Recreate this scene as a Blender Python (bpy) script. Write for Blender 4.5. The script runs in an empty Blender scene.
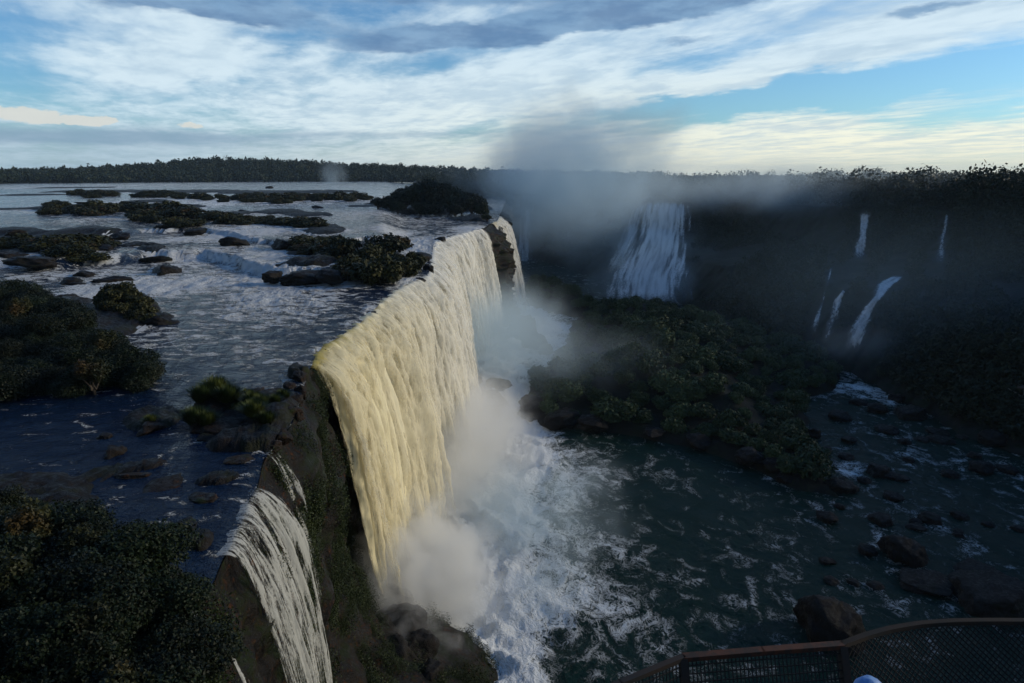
import bpy, bmesh, math, random
import numpy as np
from mathutils import Vector, Matrix
from mathutils.bvhtree import BVHTree

random.seed(7)
RNG = np.random.default_rng(11)
SC = bpy.context.scene
COL = SC.collection
H = 18.0            # camera height above the upper river
ZL = -34.0          # level of the lower river
F = 683.0
PITCH = math.radians(13.93)
CP, SP = math.cos(PITCH), math.sin(PITCH)

# ------------------------------------------------------------------ helpers
def ray(px, py):
    cx = (px - 512.0) / F
    cy = -(py - 341.5) / F
    return (cx, CP + cy * SP, -SP + cy * CP)

def at(px, py, z=0.0):
    """Point of the place at height z seen at a measured photo position."""
    d = ray(px, py)
    t = (z - H) / d[2]
    return (d[0] * t, d[1] * t, z)

def atd(px, py, D):
    d = ray(px, py)
    t = D / math.hypot(d[0], d[1])
    return (d[0] * t, d[1] * t, H + d[2] * t)

def azel(px, py):
    d = ray(px, py)
    n = math.sqrt(d[0]**2 + d[1]**2 + d[2]**2)
    return math.degrees(math.atan2(d[0], d[1])), math.degrees(math.asin(d[2] / n))

_P = np.random.default_rng(3).permutation(256).astype(np.int64)
_P = np.concatenate([_P, _P, _P])
_G = np.random.default_rng(5).normal(size=(256, 3))
_G /= np.linalg.norm(_G, axis=1)[:, None]

def perlin(x, y, z):
    x, y, z = np.broadcast_arrays(np.asarray(x, float), np.asarray(y, float), np.asarray(z, float))
    xi, yi, zi = np.floor(x).astype(np.int64), np.floor(y).astype(np.int64), np.floor(z).astype(np.int64)
    xf, yf, zf = x - xi, y - yi, z - zi
    u = xf**3 * (xf * (xf * 6 - 15) + 10)
    v = yf**3 * (yf * (yf * 6 - 15) + 10)
    w = zf**3 * (zf * (zf * 6 - 15) + 10)
    out = 0
    for i in (0, 1):
        for j in (0, 1):
            for k in (0, 1):
                h = _P[_P[_P[(xi + i) & 255] + ((yi + j) & 255)] + ((zi + k) & 255)]
                g = _G[h]
                n = g[..., 0] * (xf - i) + g[..., 1] * (yf - j) + g[..., 2] * (zf - k)
                out = out + n * (u if i else 1 - u) * (v if j else 1 - v) * (w if k else 1 - w)
    return out * 1.6

def fbm(x, y, z=0.0, octs=4, gain=0.5, lac=2.07):
    s, a, t = 0.0, 1.0, 0.0
    for o in range(octs):
        s = s + a * perlin(np.asarray(x) + o * 17.3, np.asarray(y) - o * 9.1, np.asarray(z) + o * 4.7)
        t += a
        a *= gain
        x, y, z = np.asarray(x) * lac, np.asarray(y) * lac, np.asarray(z) * lac
    return s / t

def ridged(x, y, z=0.0, octs=4):
    s, a, t = 0.0, 1.0, 0.0
    for o in range(octs):
        s = s + a * (1 - 2 * np.abs(perlin(np.asarray(x) + o * 7.3, np.asarray(y) + o * 3.1, np.asarray(z) + o)))
        t += a
        a *= 0.5
        x, y, z = np.asarray(x) * 2.1, np.asarray(y) * 2.1, np.asarray(z) * 2.1
    return s / t

def sstep(a, b, x):
    t = np.clip((np.asarray(x, float) - a) / (b - a), 0, 1)
    return t * t * (3 - 2 * t)

def mesh_np(name, verts, faces, mats, smooth=True, attrs=None, mat_idx=None):
    """verts (n,3), faces: (m,k) array or list of arrays of equal arity."""
    me = bpy.data.meshes.new(name)
    verts = np.asarray(verts, np.float32)
    fl = faces if isinstance(faces, list) else [faces]
    fl = [np.asarray(f, np.int32) for f in fl if len(f)]
    me.vertices.add(len(verts))
    me.vertices.foreach_set("co", verts.ravel())
    loops = np.concatenate([f.ravel() for f in fl])
    me.loops.add(len(loops))
    me.loops.foreach_set("vertex_index", loops)
    tot = np.concatenate([np.full(len(f), f.shape[1], np.int32) for f in fl])
    start = np.concatenate([[0], np.cumsum(tot)[:-1]]).astype(np.int32)
    me.polygons.add(len(tot))
    me.polygons.foreach_set("loop_start", start)
    me.polygons.foreach_set("loop_total", tot)
    me.polygons.foreach_set("use_smooth", np.full(len(tot), smooth, bool))
    for m in (mats if isinstance(mats, (list, tuple)) else [mats]):
        me.materials.append(m)
    if mat_idx is not None:
        me.polygons.foreach_set("material_index", np.asarray(mat_idx, np.int32))
    me.update(calc_edges=True)
    for k, v in (attrs or {}).items():
        a = me.attributes.new(k, 'FLOAT', 'POINT')
        a.data.foreach_set("value", np.asarray(v, np.float32).ravel())
    return me

def grid_faces(nr, nc, keep=None):
    r, c = np.meshgrid(np.arange(nr - 1), np.arange(nc - 1), indexing='ij')
    a = (r * nc + c).ravel()
    f = np.stack([a, a + 1, a + nc + 1, a + nc], 1)
    return f if keep is None else f[keep.ravel()]

def link(name, data, parent=None, loc=None, rot=None, scale=None):
    o = bpy.data.objects.new(name, data)
    COL.objects.link(o)
    if parent is not None:
        o.parent = parent
    if loc is not None: o.location = loc
    if rot is not None: o.rotation_euler = rot
    if scale is not None: o.scale = (scale,) * 3 if isinstance(scale, (int, float)) else scale
    return o

def tag(o, label=None, cat=None, group=None, kind=None):
    if label: o['label'] = label
    if cat: o['category'] = cat
    if group: o['group'] = group
    if kind: o['kind'] = kind
    return o

def copy_tree(o, parent=None):
    c = o.copy()
    COL.objects.link(c)
    if parent is not None: c.parent = parent
    for ch in list(o.children):
        copy_tree(ch, c)
    return c

# ------------------------------------------------------------------ node helper
class NT:
    def __init__(self, tree):
        self.t = tree
        self.n = tree.nodes
        self.l = tree.links
    def new(self, kind, **kw):
        nd = self.n.new(kind)
        for k, v in kw.items():
            setattr(nd, k, v)
        return nd
    def put(self, sock, val):
        if val is None: return
        if isinstance(val, bpy.types.NodeSocket):
            self.l.new(val, sock)
        else:
            try:
                sock.default_value = val
            except Exception:
                sock.default_value = (*val, 1.0)
    def m(self, op, a, b=None, c=None, clamp=False):
        nd = self.new('ShaderNodeMath', operation=op)
        nd.use_clamp = clamp
        self.put(nd.inputs[0], a)
        if b is not None: self.put(nd.inputs[1], b)
        if c is not None: self.put(nd.inputs[2], c)
        return nd.outputs[0]
    def mix(self, f, a, b):
        nd = self.new('ShaderNodeMix', data_type='RGBA')
        self.put(nd.inputs[0], f)
        self.put(nd.inputs[6], a)
        self.put(nd.inputs[7], b)
        return nd.outputs[2]
    def ss(self, x, a, b, lo=0.0, hi=1.0):
        nd = self.new('ShaderNodeMapRange', interpolation_type='SMOOTHSTEP')
        self.put(nd.inputs[0], x)
        self.put(nd.inputs[1], a); self.put(nd.inputs[2], b)
        self.put(nd.inputs[3], lo); self.put(nd.inputs[4], hi)
        return nd.outputs[0]
    def noise(self, vec, scale, detail=4.0, rough=0.55, dist=0.0, out=0, dim='3D'):
        nd = self.new('ShaderNodeTexNoise', noise_dimensions=dim)
        if vec is not None: self.l.new(vec, nd.inputs['Vector'])
        nd.inputs['Scale'].default_value = scale
        nd.inputs['Detail'].default_value = detail
        nd.inputs['Roughness'].default_value = rough
        nd.inputs['Distortion'].default_value = dist
        return nd.outputs[out]
    def mapping(self, vec, scale=(1, 1, 1), rot=(0, 0, 0), loc=(0, 0, 0)):
        nd = self.new('ShaderNodeMapping')
        self.l.new(vec, nd.inputs[0])
        nd.inputs['Location'].default_value = loc
        nd.inputs['Rotation'].default_value = rot
        nd.inputs['Scale'].default_value = scale
        return nd.outputs[0]
    def attr(self, name):
        return self.new('ShaderNodeAttribute', attribute_name=name).outputs['Fac']
    def comb(self, x, y, z):
        nd = self.new('ShaderNodeCombineXYZ')
        for i, v in enumerate((x, y, z)): self.put(nd.inputs[i], v)
        return nd.outputs[0]
    def bump(self, h, strength=0.5, dist=0.1):
        nd = self.new('ShaderNodeBump')
        nd.inputs['Strength'].default_value = strength
        nd.inputs['Distance'].default_value = dist
        self.l.new(h, nd.inputs['Height'])
        return nd.outputs[0]

def material(name):
    m = bpy.data.materials.new(name)
    m.use_nodes = True
    t = NT(m.node_tree)
    bsdf = m.node_tree.nodes['Principled BSDF']
    return m, t, bsdf

def pos(t):
    return t.new('ShaderNodeNewGeometry').outputs['Position']

def rgb(*c): return (*c, 1.0)

# ------------------------------------------------------------------ materials
def foliage_mat(name, c1, c2, c3=None):
    m, t, b = material(name)
    p = pos(t)
    n1 = t.noise(p, 0.55, 3)
    n2 = t.noise(p, 6.0, 2)
    oi = t.new('ShaderNodeObjectInfo').outputs['Random']
    f = t.m('ADD', t.m('MULTIPLY', n1, 0.7), t.m('MULTIPLY', n2, 0.45))
    f = t.m('ADD', f, t.m('MULTIPLY', t.m('SUBTRACT', oi, 0.5), 0.35))
    col = t.mix(t.ss(f, 0.35, 0.85), rgb(*c1), rgb(*c2))
    if c3:
        col = t.mix(t.ss(t.noise(p, 0.22, 2), 0.56, 0.70, 0, 0.75), col, rgb(*c3))
    t.put(b.inputs['Base Color'], col)
    b.inputs['Roughness'].default_value = 0.6
    b.inputs['Specular IOR Level'].default_value = 0.25
    return m

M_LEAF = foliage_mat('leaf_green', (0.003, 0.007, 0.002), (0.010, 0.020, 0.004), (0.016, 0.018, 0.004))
M_TUFT = foliage_mat('tuft_green', (0.026, 0.044, 0.008), (0.080, 0.095, 0.018))
M_MOSS = foliage_mat('cliff_moss', (0.009, 0.019, 0.003), (0.036, 0.050, 0.007))
M_LEAFDRY = foliage_mat('leaf_dry', (0.012, 0.017, 0.005), (0.042, 0.042, 0.009), (0.062, 0.034, 0.010))
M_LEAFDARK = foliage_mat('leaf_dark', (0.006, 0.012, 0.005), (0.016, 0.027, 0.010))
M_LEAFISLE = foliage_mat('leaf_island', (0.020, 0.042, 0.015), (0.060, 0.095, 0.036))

def bark_mat():
    m, t, b = material('bark')
    p = pos(t)
    t.put(b.inputs['Base Color'], t.mix(t.noise(p, 4.0, 4), rgb(0.03, 0.022, 0.016), rgb(0.09, 0.07, 0.05)))
    b.inputs['Roughness'].default_value = 0.9
    return m
M_BARK = bark_mat()

def rock_mat(name, c1, c2, c3, moss=0.0, wet=0.35, mosscol=(0.035, 0.05, 0.012), scale=1.0):
    m, t, b = material(name)
    p = pos(t)
    n1 = t.noise(p, 0.35 * scale, 5, 0.6)
    n2 = t.noise(p, 2.2 * scale, 5, 0.65)
    col = t.mix(t.ss(n1, 0.35, 0.65), rgb(*c1), rgb(*c2))
    col = t.mix(t.ss(n2, 0.52, 0.72, 0, 0.8), col, rgb(*c3))
    if moss > 0:
        mm = t.ss(t.m('ADD', t.m('MULTIPLY', t.noise(p, 0.5, 4), 0.7), t.m('MULTIPLY', n2, 0.3)), 0.62 - moss * 0.22, 0.72 - moss * 0.2)
        col = t.mix(mm, col, rgb(*mosscol))
    t.put(b.inputs['Base Color'], col)
    t.put(b.inputs['Roughness'], t.ss(n2, 0.3, 0.7, wet, 0.9))
    b.inputs['Specular IOR Level'].default_value = 0.2
    bp = t.bump(t.m('ADD', n2, t.m('MULTIPLY', t.noise(p, 9.0 * scale, 4), 0.4)), 0.7, 0.35)
    t.put(b.inputs['Normal'], bp)
    return m

M_SLAB = rock_mat('reddish_basalt', (0.007, 0.005, 0.004), (0.022, 0.014, 0.010), (0.065, 0.028, 0.013), 0.3, mosscol=(0.018, 0.026, 0.006))
M_ROCK = rock_mat('wet_basalt', (0.006, 0.005, 0.005), (0.014, 0.011, 0.009), (0.026, 0.016, 0.011), 0.3, mosscol=(0.011, 0.014, 0.005))
M_BED = rock_mat('river_bed_rock', (0.005, 0.004, 0.0035), (0.013, 0.009, 0.007), (0.030, 0.016, 0.009), 0.55, mosscol=(0.014, 0.015, 0.005))
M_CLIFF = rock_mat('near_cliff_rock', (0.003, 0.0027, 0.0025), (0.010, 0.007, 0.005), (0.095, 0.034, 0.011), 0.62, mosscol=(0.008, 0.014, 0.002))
M_FAR = rock_mat('far_cliff_rock', (0.008, 0.009, 0.008), (0.016, 0.017, 0.014), (0.012, 0.017, 0.010), 0.7, wet=0.75, mosscol=(0.010, 0.017, 0.008), scale=0.25)
M_ISLE = rock_mat('island_ground', (0.007, 0.007, 0.006), (0.013, 0.014, 0.010), (0.016, 0.014, 0.010), 0.6, wet=0.75, mosscol=(0.012, 0.017, 0.008))

def water_mat(name, deep, foamcol, stretch=(1, 1, 1), rot=0.0, wscale=1.0, bump=0.6, fscale=0.55, rough=0.12, spec=0.5, milky=0.7, contrast=1.8, soft=0.08):
    m, t, b = material(name)
    p = pos(t)
    q = t.mapping(p, stretch, (0, 0, rot))
    wob = t.noise(q, 0.25, 2, out=1)
    q2 = t.new('ShaderNodeMix', data_type='VECTOR')
    q2.inputs[0].default_value = 0.06
    t.l.new(q, q2.inputs[4]); t.l.new(wob, q2.inputs[5])
    nA = t.noise(q, fscale, 7, 0.62, 1.2)
    nB = t.noise(q, fscale * 3.7, 6, 0.6, 1.8)
    # web-like foam: ridges of a distorted noise
    rid = t.m('SUBTRACT', 1.0, t.m('MULTIPLY', t.m('ABSOLUTE', t.m('SUBTRACT', nB, 0.5)), 5.0), clamp=True)
    f = t.attr('foam')
    nA2 = t.m('ADD', t.m('MULTIPLY', t.m('SUBTRACT', nA, 0.5), contrast), 0.5)
    pat = t.m('ADD', t.m('MULTIPLY', nA2, 0.65), t.m('MULTIPLY', rid, 0.35))
    thr = t.m('SUBTRACT', 0.86, t.m('MULTIPLY', f, 0.74))
    fo = t.ss(t.m('SUBTRACT', pat, thr), -soft, soft * 1.7)
    milk = t.mix(t.ss(t.m('ADD', f, t.m('MULTIPLY', t.m('SUBTRACT', nA, 0.5), 0.8)), 0.3, 1.0, 0, milky), rgb(*deep), rgb(0.20, 0.27, 0.29))
    col = t.mix(fo, milk, rgb(*foamcol))
    t.put(b.inputs['Base Color'], col)
    fo = t.m('MULTIPLY', fo, 0.94)
    t.put(b.inputs['Roughness'], t.m('ADD', rough, t.m('MULTIPLY', fo, 0.6)))
    b.inputs['IOR'].default_value = 1.33
    b.inputs['Specular IOR Level'].default_value = spec
    w1 = t.noise(q, 0.55 * wscale, 6, 0.6, 0.6)
    w2 = t.noise(q, 2.4 * wscale, 4, 0.6, 0.3)
    h = t.m('ADD', w1, t.m('MULTIPLY', w2, 0.35))
    h = t.m('ADD', h, t.m('MULTIPLY', fo, t.m('MULTIPLY', nB, 0.8)))
    bn = t.bump(h, bump, 1.0)
    t.put(bn.node.inputs['Strength'], t.m('MULTIPLY', t.attr('wave'), bump))
    t.put(b.inputs['Normal'], bn)
    return m

M_UP = water_mat('upper_river_water', (0.006, 0.018, 0.046), (0.84, 0.85, 0.85), (0.75, 1.25, 1), 0.15, 0.9, 1.0, 0.42, 0.10, 0.28, 0.18, 2.6, 0.05)
M_LOW = water_mat('lower_river_water', (0.006, 0.024, 0.017), (0.84, 0.86, 0.86), (0.9, 0.7, 1), 0.6, 0.55, 0.8, 0.30, 0.22, 0.12, 0.6, 1.7, 0.11)

def fall_mat(name, white, ochre, alpha=False, gilded=False):
    m, t, b = material(name)
    p = pos(t)
    st = t.attr('streak')
    ed = t.attr('edge')
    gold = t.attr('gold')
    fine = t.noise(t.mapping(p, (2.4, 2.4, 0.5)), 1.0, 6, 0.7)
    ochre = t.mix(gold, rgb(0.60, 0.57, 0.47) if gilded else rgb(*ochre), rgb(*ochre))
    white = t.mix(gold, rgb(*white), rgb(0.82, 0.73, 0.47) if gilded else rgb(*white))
    f = t.m('ADD', st, t.m('MULTIPLY', t.m('SUBTRACT', fine, 0.5), 0.55))
    col = t.mix(t.ss(f, 0.2, 0.8), ochre, white)
    t.put(b.inputs['Base Color'], col)
    b.inputs['Roughness'].default_value = 0.75
    b.inputs['Specular IOR Level'].default_value = 0.2
    t.put(b.inputs['Normal'], t.bump(t.m('ADD', fine, t.noise(t.mapping(p, (0.9, 0.9, 0.3)), 1.0, 5, 0.7)), 0.25, 0.5))
    out = m.node_tree.nodes['Material Output']
    tr = t.new('ShaderNodeBsdfTransparent')
    mx = t.new('ShaderNodeMixShader')
    if alpha:
        dots = t.m('ADD', t.m('MULTIPLY', t.noise(t.mapping(p, (8.0, 8.0, 1.3)), 1.0, 5, 0.7), 0.5), t.m('MULTIPLY', t.noise(t.mapping(p, (10.0, 10.0, 5.0)), 1.0, 4, 0.75), 0.5))
        a = t.m('ADD', t.m('MULTIPLY', dots, 1.7), t.m('SUBTRACT', t.m('ADD', t.m('MULTIPLY', st, 1.0), ed), 2.34))
        a = t.ss(a, 0.0, 0.50, 0.0, 0.74)
    else:
        dots = t.noise(t.mapping(p, (1.6, 1.6, 0.35)), 1.0, 5, 0.7)
        a = t.ss(t.m('ADD', ed, t.m('SUBTRACT', t.m('MULTIPLY', dots, 1.2), 1.0)), -0.35, 0.45)
    t.l.new(a, mx.inputs[0])
    t.l.new(tr.outputs[0], mx.inputs[1])
    t.l.new(b.outputs[0], mx.inputs[2])
    t.l.new(mx.outputs[0], out.inputs['Surface'])
    return m

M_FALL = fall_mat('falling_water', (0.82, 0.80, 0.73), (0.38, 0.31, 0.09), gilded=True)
M_FALL2 = fall_mat('falling_water_pale', (0.78, 0.76, 0.68), (0.55, 0.50, 0.36))
M_SPRAY = fall_mat('falling_spray', (0.56, 0.56, 0.52), (0.30, 0.30, 0.26), alpha=True)
def veil_mat():
    m, t, b = material('torn_white_water')
    p = pos(t)
    st = t.attr('streak'); ed = t.attr('edge')
    n1 = t.noise(t.mapping(p, (1.3, 1.3, 0.32)), 1.0, 6, 0.68)
    n2 = t.noise(t.mapping(p, (5.0, 5.0, 2.4)), 1.0, 4, 0.7)
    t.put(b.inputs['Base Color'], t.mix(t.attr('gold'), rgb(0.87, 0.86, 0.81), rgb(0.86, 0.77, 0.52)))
    b.inputs['Roughness'].default_value = 0.9
    b.inputs['Specular IOR Level'].default_value = 0.1
    a = t.m('ADD', t.m('MULTIPLY', st, 0.9), t.m('ADD', t.m('MULTIPLY', n1, 1.1), t.m('MULTIPLY', n2, 0.35)))
    a = t.m('MULTIPLY', t.ss(a, 0.88, 1.50), ed)
    tr = t.new('ShaderNodeBsdfTransparent'); tl = t.new('ShaderNodeBsdfTranslucent')
    tl.inputs[0].default_value = rgb(0.86, 0.82, 0.70)
    m1 = t.new('ShaderNodeMixShader'); m1.inputs[0].default_value = 0.3
    t.l.new(b.outputs[0], m1.inputs[1]); t.l.new(tl.outputs[0], m1.inputs[2])
    mx = t.new('ShaderNodeMixShader')
    t.l.new(a, mx.inputs[0]); t.l.new(tr.outputs[0], mx.inputs[1]); t.l.new(m1.outputs[0], mx.inputs[2])
    t.l.new(mx.outputs[0], m.node_tree.nodes['Material Output'].inputs['Surface'])
    return m
M_VEIL = veil_mat()
M_FARFALL = fall_mat('far_falling_water', (0.72, 0.74, 0.76), (0.34, 0.36, 0.39), alpha=False)

def plain(name, c, rough=0.6, metal=0.0, c2=None, sc=6.0):
    m, t, b = material(name)
    if c2:
        t.put(b.inputs['Base Color'], t.mix(t.ss(t.noise(pos(t), sc, 5, 0.65), 0.4, 0.62), rgb(*c), rgb(*c2)))
    else:
        b.inputs['Base Color'].default_value = rgb(*c)
    b.inputs['Roughness'].default_value = rough
    b.inputs['Metallic'].default_value = metal
    return m
M_RUST = plain('rusty_rail', (0.075, 0.020, 0.006), 0.8, 0.0, (0.020, 0.010, 0.006), 9.0)
M_STEEL = plain('dark_steel', (0.007, 0.007, 0.007), 0.8, 0.0, (0.02, 0.010, 0.006), 5.0)
M_WIRE = plain('wire_mesh', (0.008, 0.008, 0.008), 0.85, 0.0)
M_DECK = plain('deck_grating', (0.016, 0.016, 0.016), 0.8, 0.0, (0.03, 0.026, 0.022))
M_BLUE = plain('blue_cloth', (0.09, 0.21, 0.50), 0.5, 0.0, (0.16, 0.32, 0.62), 14.0)
M_SKIN = plain('skin', (0.45, 0.27, 0.19), 0.55)
M_TROUSER = plain('dark_cloth', (0.02, 0.02, 0.028), 0.85)
M_PALEWALL = plain('pale_render', (0.20, 0.20, 0.19), 0.85, 0.0, (0.15, 0.145, 0.135), 2.0)
M_ROOF = plain('dull_roof', (0.06, 0.045, 0.04), 0.8, 0.0, (0.09, 0.06, 0.05), 3.0)

# ------------------------------------------------------------------ camera, render
cam = bpy.data.cameras.new('camera')
cam.sensor_width = 36.0
cam.lens = 36.0 * F / 1024.0
cam.clip_start = 0.1
cam.clip_end = 20000
co = link('camera', cam, loc=(0, 0, H), rot=(math.pi / 2 - PITCH, 0, 0))
SC.camera = co
SC.view_settings.view_transform = 'Standard'
SC.view_settings.look = 'None'
SC.view_settings.gamma = 1.0
SC.view_settings.exposure = 0.1
SC.view_settings.use_curve_mapping = False
cy = SC.cycles
cy.use_denoising = True
try: cy.denoiser = 'OPENIMAGEDENOISE'
except Exception: pass
cy.max_bounces = 8
cy.diffuse_bounces = 2
cy.glossy_bounces = 2
cy.transmission_bounces = 2
cy.transparent_max_bounces = 12
cy.volume_bounces = 6
cy.volume_step_rate = 0.7
cy.volume_max_steps = 256
cy.sample_clamp_indirect = 4.0
cy.caustics_reflective = False
cy.caustics_refractive = False

# ------------------------------------------------------------------ light and sky
SUN_AZ, SUN_EL = math.radians(80), math.radians(18)
sl = bpy.data.lights.new('sun', 'SUN')
sl.energy = 2.0
sl.angle = math.radians(10)
sl.color = (1.0, 0.87, 0.64)
sd = Vector((math.sin(SUN_AZ) * math.cos(SUN_EL), math.cos(SUN_AZ) * math.cos(SUN_EL), math.sin(SUN_EL)))
so = link('sun', sl, loc=sd * 500)
so.rotation_euler = sd.to_track_quat('Z', 'Y').to_euler()

def build_world():
    w = bpy.data.worlds.new('World')
    SC.world = w
    w.use_nodes = True
    t = NT(w.node_tree)
    bg = w.node_tree.nodes['Background']
    sky = t.new('ShaderNodeTexSky', sky_type='NISHITA')
    sky.sun_disc = False
    sky.sun_elevation = SUN_EL
    sky.sun_rotation = SUN_AZ
    sky.altitude = 200
    sky.air_density = 1.0
    sky.dust_density = 0.6
    sky.ozone_density = 2.0
    g = t.new('ShaderNodeTexCoord').outputs['Generated']
    sep = t.new('ShaderNodeSeparateXYZ')
    t.l.new(g, sep.inputs[0])
    x, y, z = sep.outputs
    az = t.m('MULTIPLY', t.m('ARCTAN2', x, y), 57.2958)
    el = t.m('MULTIPLY', t.m('ARCSINE', z), 57.2958)
    zc = t.m('ADD', t.m('MAXIMUM', z, 0.0), 0.055)
    u = t.m('DIVIDE', x, zc)
    v = t.m('DIVIDE', y, zc)
    pl = t.comb(u, v, 0.0)
    # streak axis: clouds run away towards about -24 deg azimuth
    ax = math.radians(24)
    rotp = t.mapping(pl, (1, 1, 1), (0, 0, -ax))
    st1 = t.noise(t.mapping(rotp, (1.0, 0.25, 1), loc=(3.1, 1.7, 0)), 0.62, 7, 0.58, 0.5)
    st2 = t.noise(t.mapping(rotp, (1.0, 0.42, 1), loc=(8.3, 4.1, 2)), 1.9, 6, 0.6, 0.35)
    st3 = t.noise(t.mapping(rotp, (1.0, 0.6, 1), loc=(1.3, 7.1, 5)), 5.0, 5, 0.6, 0.3)
    # ragged offsets in angle space
    az_el = t.comb(t.m('MULTIPLY', az, 0.16), t.m('MULTIPLY', el, 0.55), 0.0)
    wn = t.new('ShaderNodeTexNoise')
    wn.inputs['Scale'].default_value = 1.0
    wn.inputs['Detail'].default_value = 6
    wn.inputs['Roughness'].default_value = 0.62
    t.l.new(az_el, wn.inputs['Vector'])
    ws = t.new('ShaderNodeSeparateColor')
    t.l.new(wn.outputs['Color'], ws.inputs[0])
    azw = t.m('ADD', az, t.m('MULTIPLY', t.m('SUBTRACT', ws.outputs[0], 0.5), 9.0))
    elw = t.m('ADD', el, t.m('MULTIPLY', t.m('SUBTRACT', ws.outputs[1], 0.5), 3.2))
    def blob(px, py, rx, ry, tilt=0.0, amp=1.0, A=None, E=None):
        a0, e0 = azel(px, py)
        k = math.degrees(1 / F)
        A = azw if A is None else A
        E = elw if E is None else E
        da = t.m('SUBTRACT', A, a0); de = t.m('SUBTRACT', E, e0)
        c, s = math.cos(math.radians(tilt)), math.sin(math.radians(tilt))
        p_ = t.m('DIVIDE', t.m('ADD', t.m('MULTIPLY', da, c), t.m('MULTIPLY', de, s)), rx * k)
        q_ = t.m('DIVIDE', t.m('SUBTRACT', t.m('MULTIPLY', de, c), t.m('MULTIPLY', da, s)), ry * k)
        r2 = t.m('ADD', t.m('MULTIPLY', p_, p_), t.m('MULTIPLY', q_, q_))
        return t.m('MULTIPLY', t.m('EXPONENT', t.m('MULTIPLY', r2, -1.0)), amp)
    def total(lst):
        s = lst[0]
        for i in lst[1:]: s = t.m('ADD', s, i)
        return s
    blue = total([blob(850, 92, 190, 15, 7, 0.42), blob(10, 70, 90, 30, 0, 0.22), blob(285, 38, 45, 12, 5, 0.22),
                  blob(235, 75, 35, 14, 20, 0.18), blob(700, 60, 110, 10, 9, 0.24), blob(975, 110, 120, 14, 8, 0.30),
                  blob(690, 102, 90, 8, 6, 0.26), blob(420, 62, 60, 9, 6, 0.14), blob(330, 5, 80, 10, 0, 0.2), blob(60, 30, 120, 14, 0, 0.1)])
    more = total([blob(165, 60, 120, 26, 3, 0.22), blob(430, 90, 120, 22, 10, 0.16), blob(860, 35, 220, 16, 8, 0.24), blob(720, 78, 130, 7, 8, 0.16), blob(760, 140, 330, 20, 4, 0.30), blob(600, 100, 90, 30, 0, 0.15)])
    cover = total([t.m('MULTIPLY', st1, 0.52), t.m('MULTIPLY', st2, 0.42), t.m('MULTIPLY', st3, 0.18), -0.06])
    cover = t.m('ADD', cover, t.m('SUBTRACT', more, t.m('MULTIPLY', blue, 1.15)))
    cm = t.ss(cover, 0.27, 0.62)
    # colours are sky radiance before the background strength
    warm = t.m('MULTIPLY', t.ss(el, 9.0, 0.5), t.ss(az, -30.0, 28.0))
    cloud = t.mix(warm, rgb(4.9, 5.9, 6.5), rgb(7.4, 7.2, 5.6))
    cloud = t.mix(t.ss(t.m('ADD', t.m('MULTIPLY', st2, 0.6), t.m('MULTIPLY', st3, 0.4)), 0.60, 0.38, 0, 0.6), cloud, rgb(2.9, 4.0, 5.0))
    skyc = t.new('ShaderNodeMix', data_type='RGBA', blend_type='MULTIPLY')
    skyc.inputs[0].default_value = 1.0
    t.l.new(sky.outputs[0], skyc.inputs[6])
    skyc.inputs[7].default_value = rgb(0.47, 0.73, 0.95)
    col = t.mix(t.m('MULTIPLY', cm, 0.93), skyc.outputs[2], cloud)
    low = t.m('MULTIPLY', t.ss(el, 3.2, 0.2), 0.65)
    col = t.mix(low, col, t.mix(t.ss(az, -34.0, 12.0), rgb(2.7, 3.8, 4.6), rgb(6.0, 6.1, 5.2)))
    azd = t.m('ADD', az, t.m('MULTIPLY', t.m('SUBTRACT', ws.outputs[0], 0.5), 9.0))
    eld = t.m('ADD', el, t.m('MULTIPLY', t.m('SUBTRACT', ws.outputs[1], 0.5), 2.0))
    dark = total([blob(*q, azd, eld) for q in ((185, 2, 130, 11, -2, 0.85), (400, -4, 330, 9, 0, 0.7), (245, 14, 60, 8, -4, 0.6), (530, 28, 175, 11, 5, 1.0), (470, 38, 90, 8, 3, 0.8), (620, 14, 110, 10, 5, 0.6), (935, 9, 40, 5, 5, 0.65), (690, 38, 40, 4, 3, 0.5))])
    dn = t.m('ADD', t.m('MULTIPLY', st2, 0.5), t.m('MULTIPLY', ws.outputs[2], 0.6))
    dm = t.ss(t.m('MULTIPLY', dark, t.m('ADD', 0.45, dn)), 0.26, 0.66, 0, 0.9)
    col = t.mix(dm, col, t.mix(t.ss(ws.outputs[0], 0.35, 0.65), rgb(0.80, 1.60, 2.9), rgb(1.5, 2.6, 4.0)))
    azs = t.m('ADD', az, t.m('MULTIPLY', t.m('SUBTRACT', ws.outputs[0], 0.5), 3.0))
    els = t.m('ADD', el, t.m('MULTIPLY', t.m('SUBTRACT', ws.outputs[1], 0.5), 1.0))
    band = total([blob(40, 132, 150, 7, 0, 0.9, azs, els), blob(130, 142, 180, 5, 0, 0.6, azs, els), blob(330, 136, 240, 3.5, 1, 0.55, azs, els), blob(60, 152, 160, 4, 0, 0.3, azs, els)])
    col = t.mix(t.m('MINIMUM', t.m('MULTIPLY', band, 0.8), 0.85), col, rgb(1.7, 2.6, 3.5))
    puff = t.noise(t.comb(t.m('MULTIPLY', az, 1.1), t.m('MULTIPLY', el, 2.2), 0.0), 1.0, 6, 0.65)
    cum = total([blob(15, 112, 38, 7, 0, 1.0, azs, els), blob(60, 119, 40, 4, 0, 0.8, azs, els), blob(98, 120, 14, 5, 0, 0.8, azs, els), blob(188, 126, 12, 4.5, 0, 0.9, azs, els), blob(466, 149, 10, 4, 0, 0.6, azs, els)])
    col = t.mix(t.ss(t.m('MULTIPLY', cum, t.m('ADD', 0.15, puff)), 0.36, 0.50, 0, 0.9), col, rgb(4.9, 5.0, 4.7))
    over = t.ss(el, 12.0, 32.0)
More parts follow.
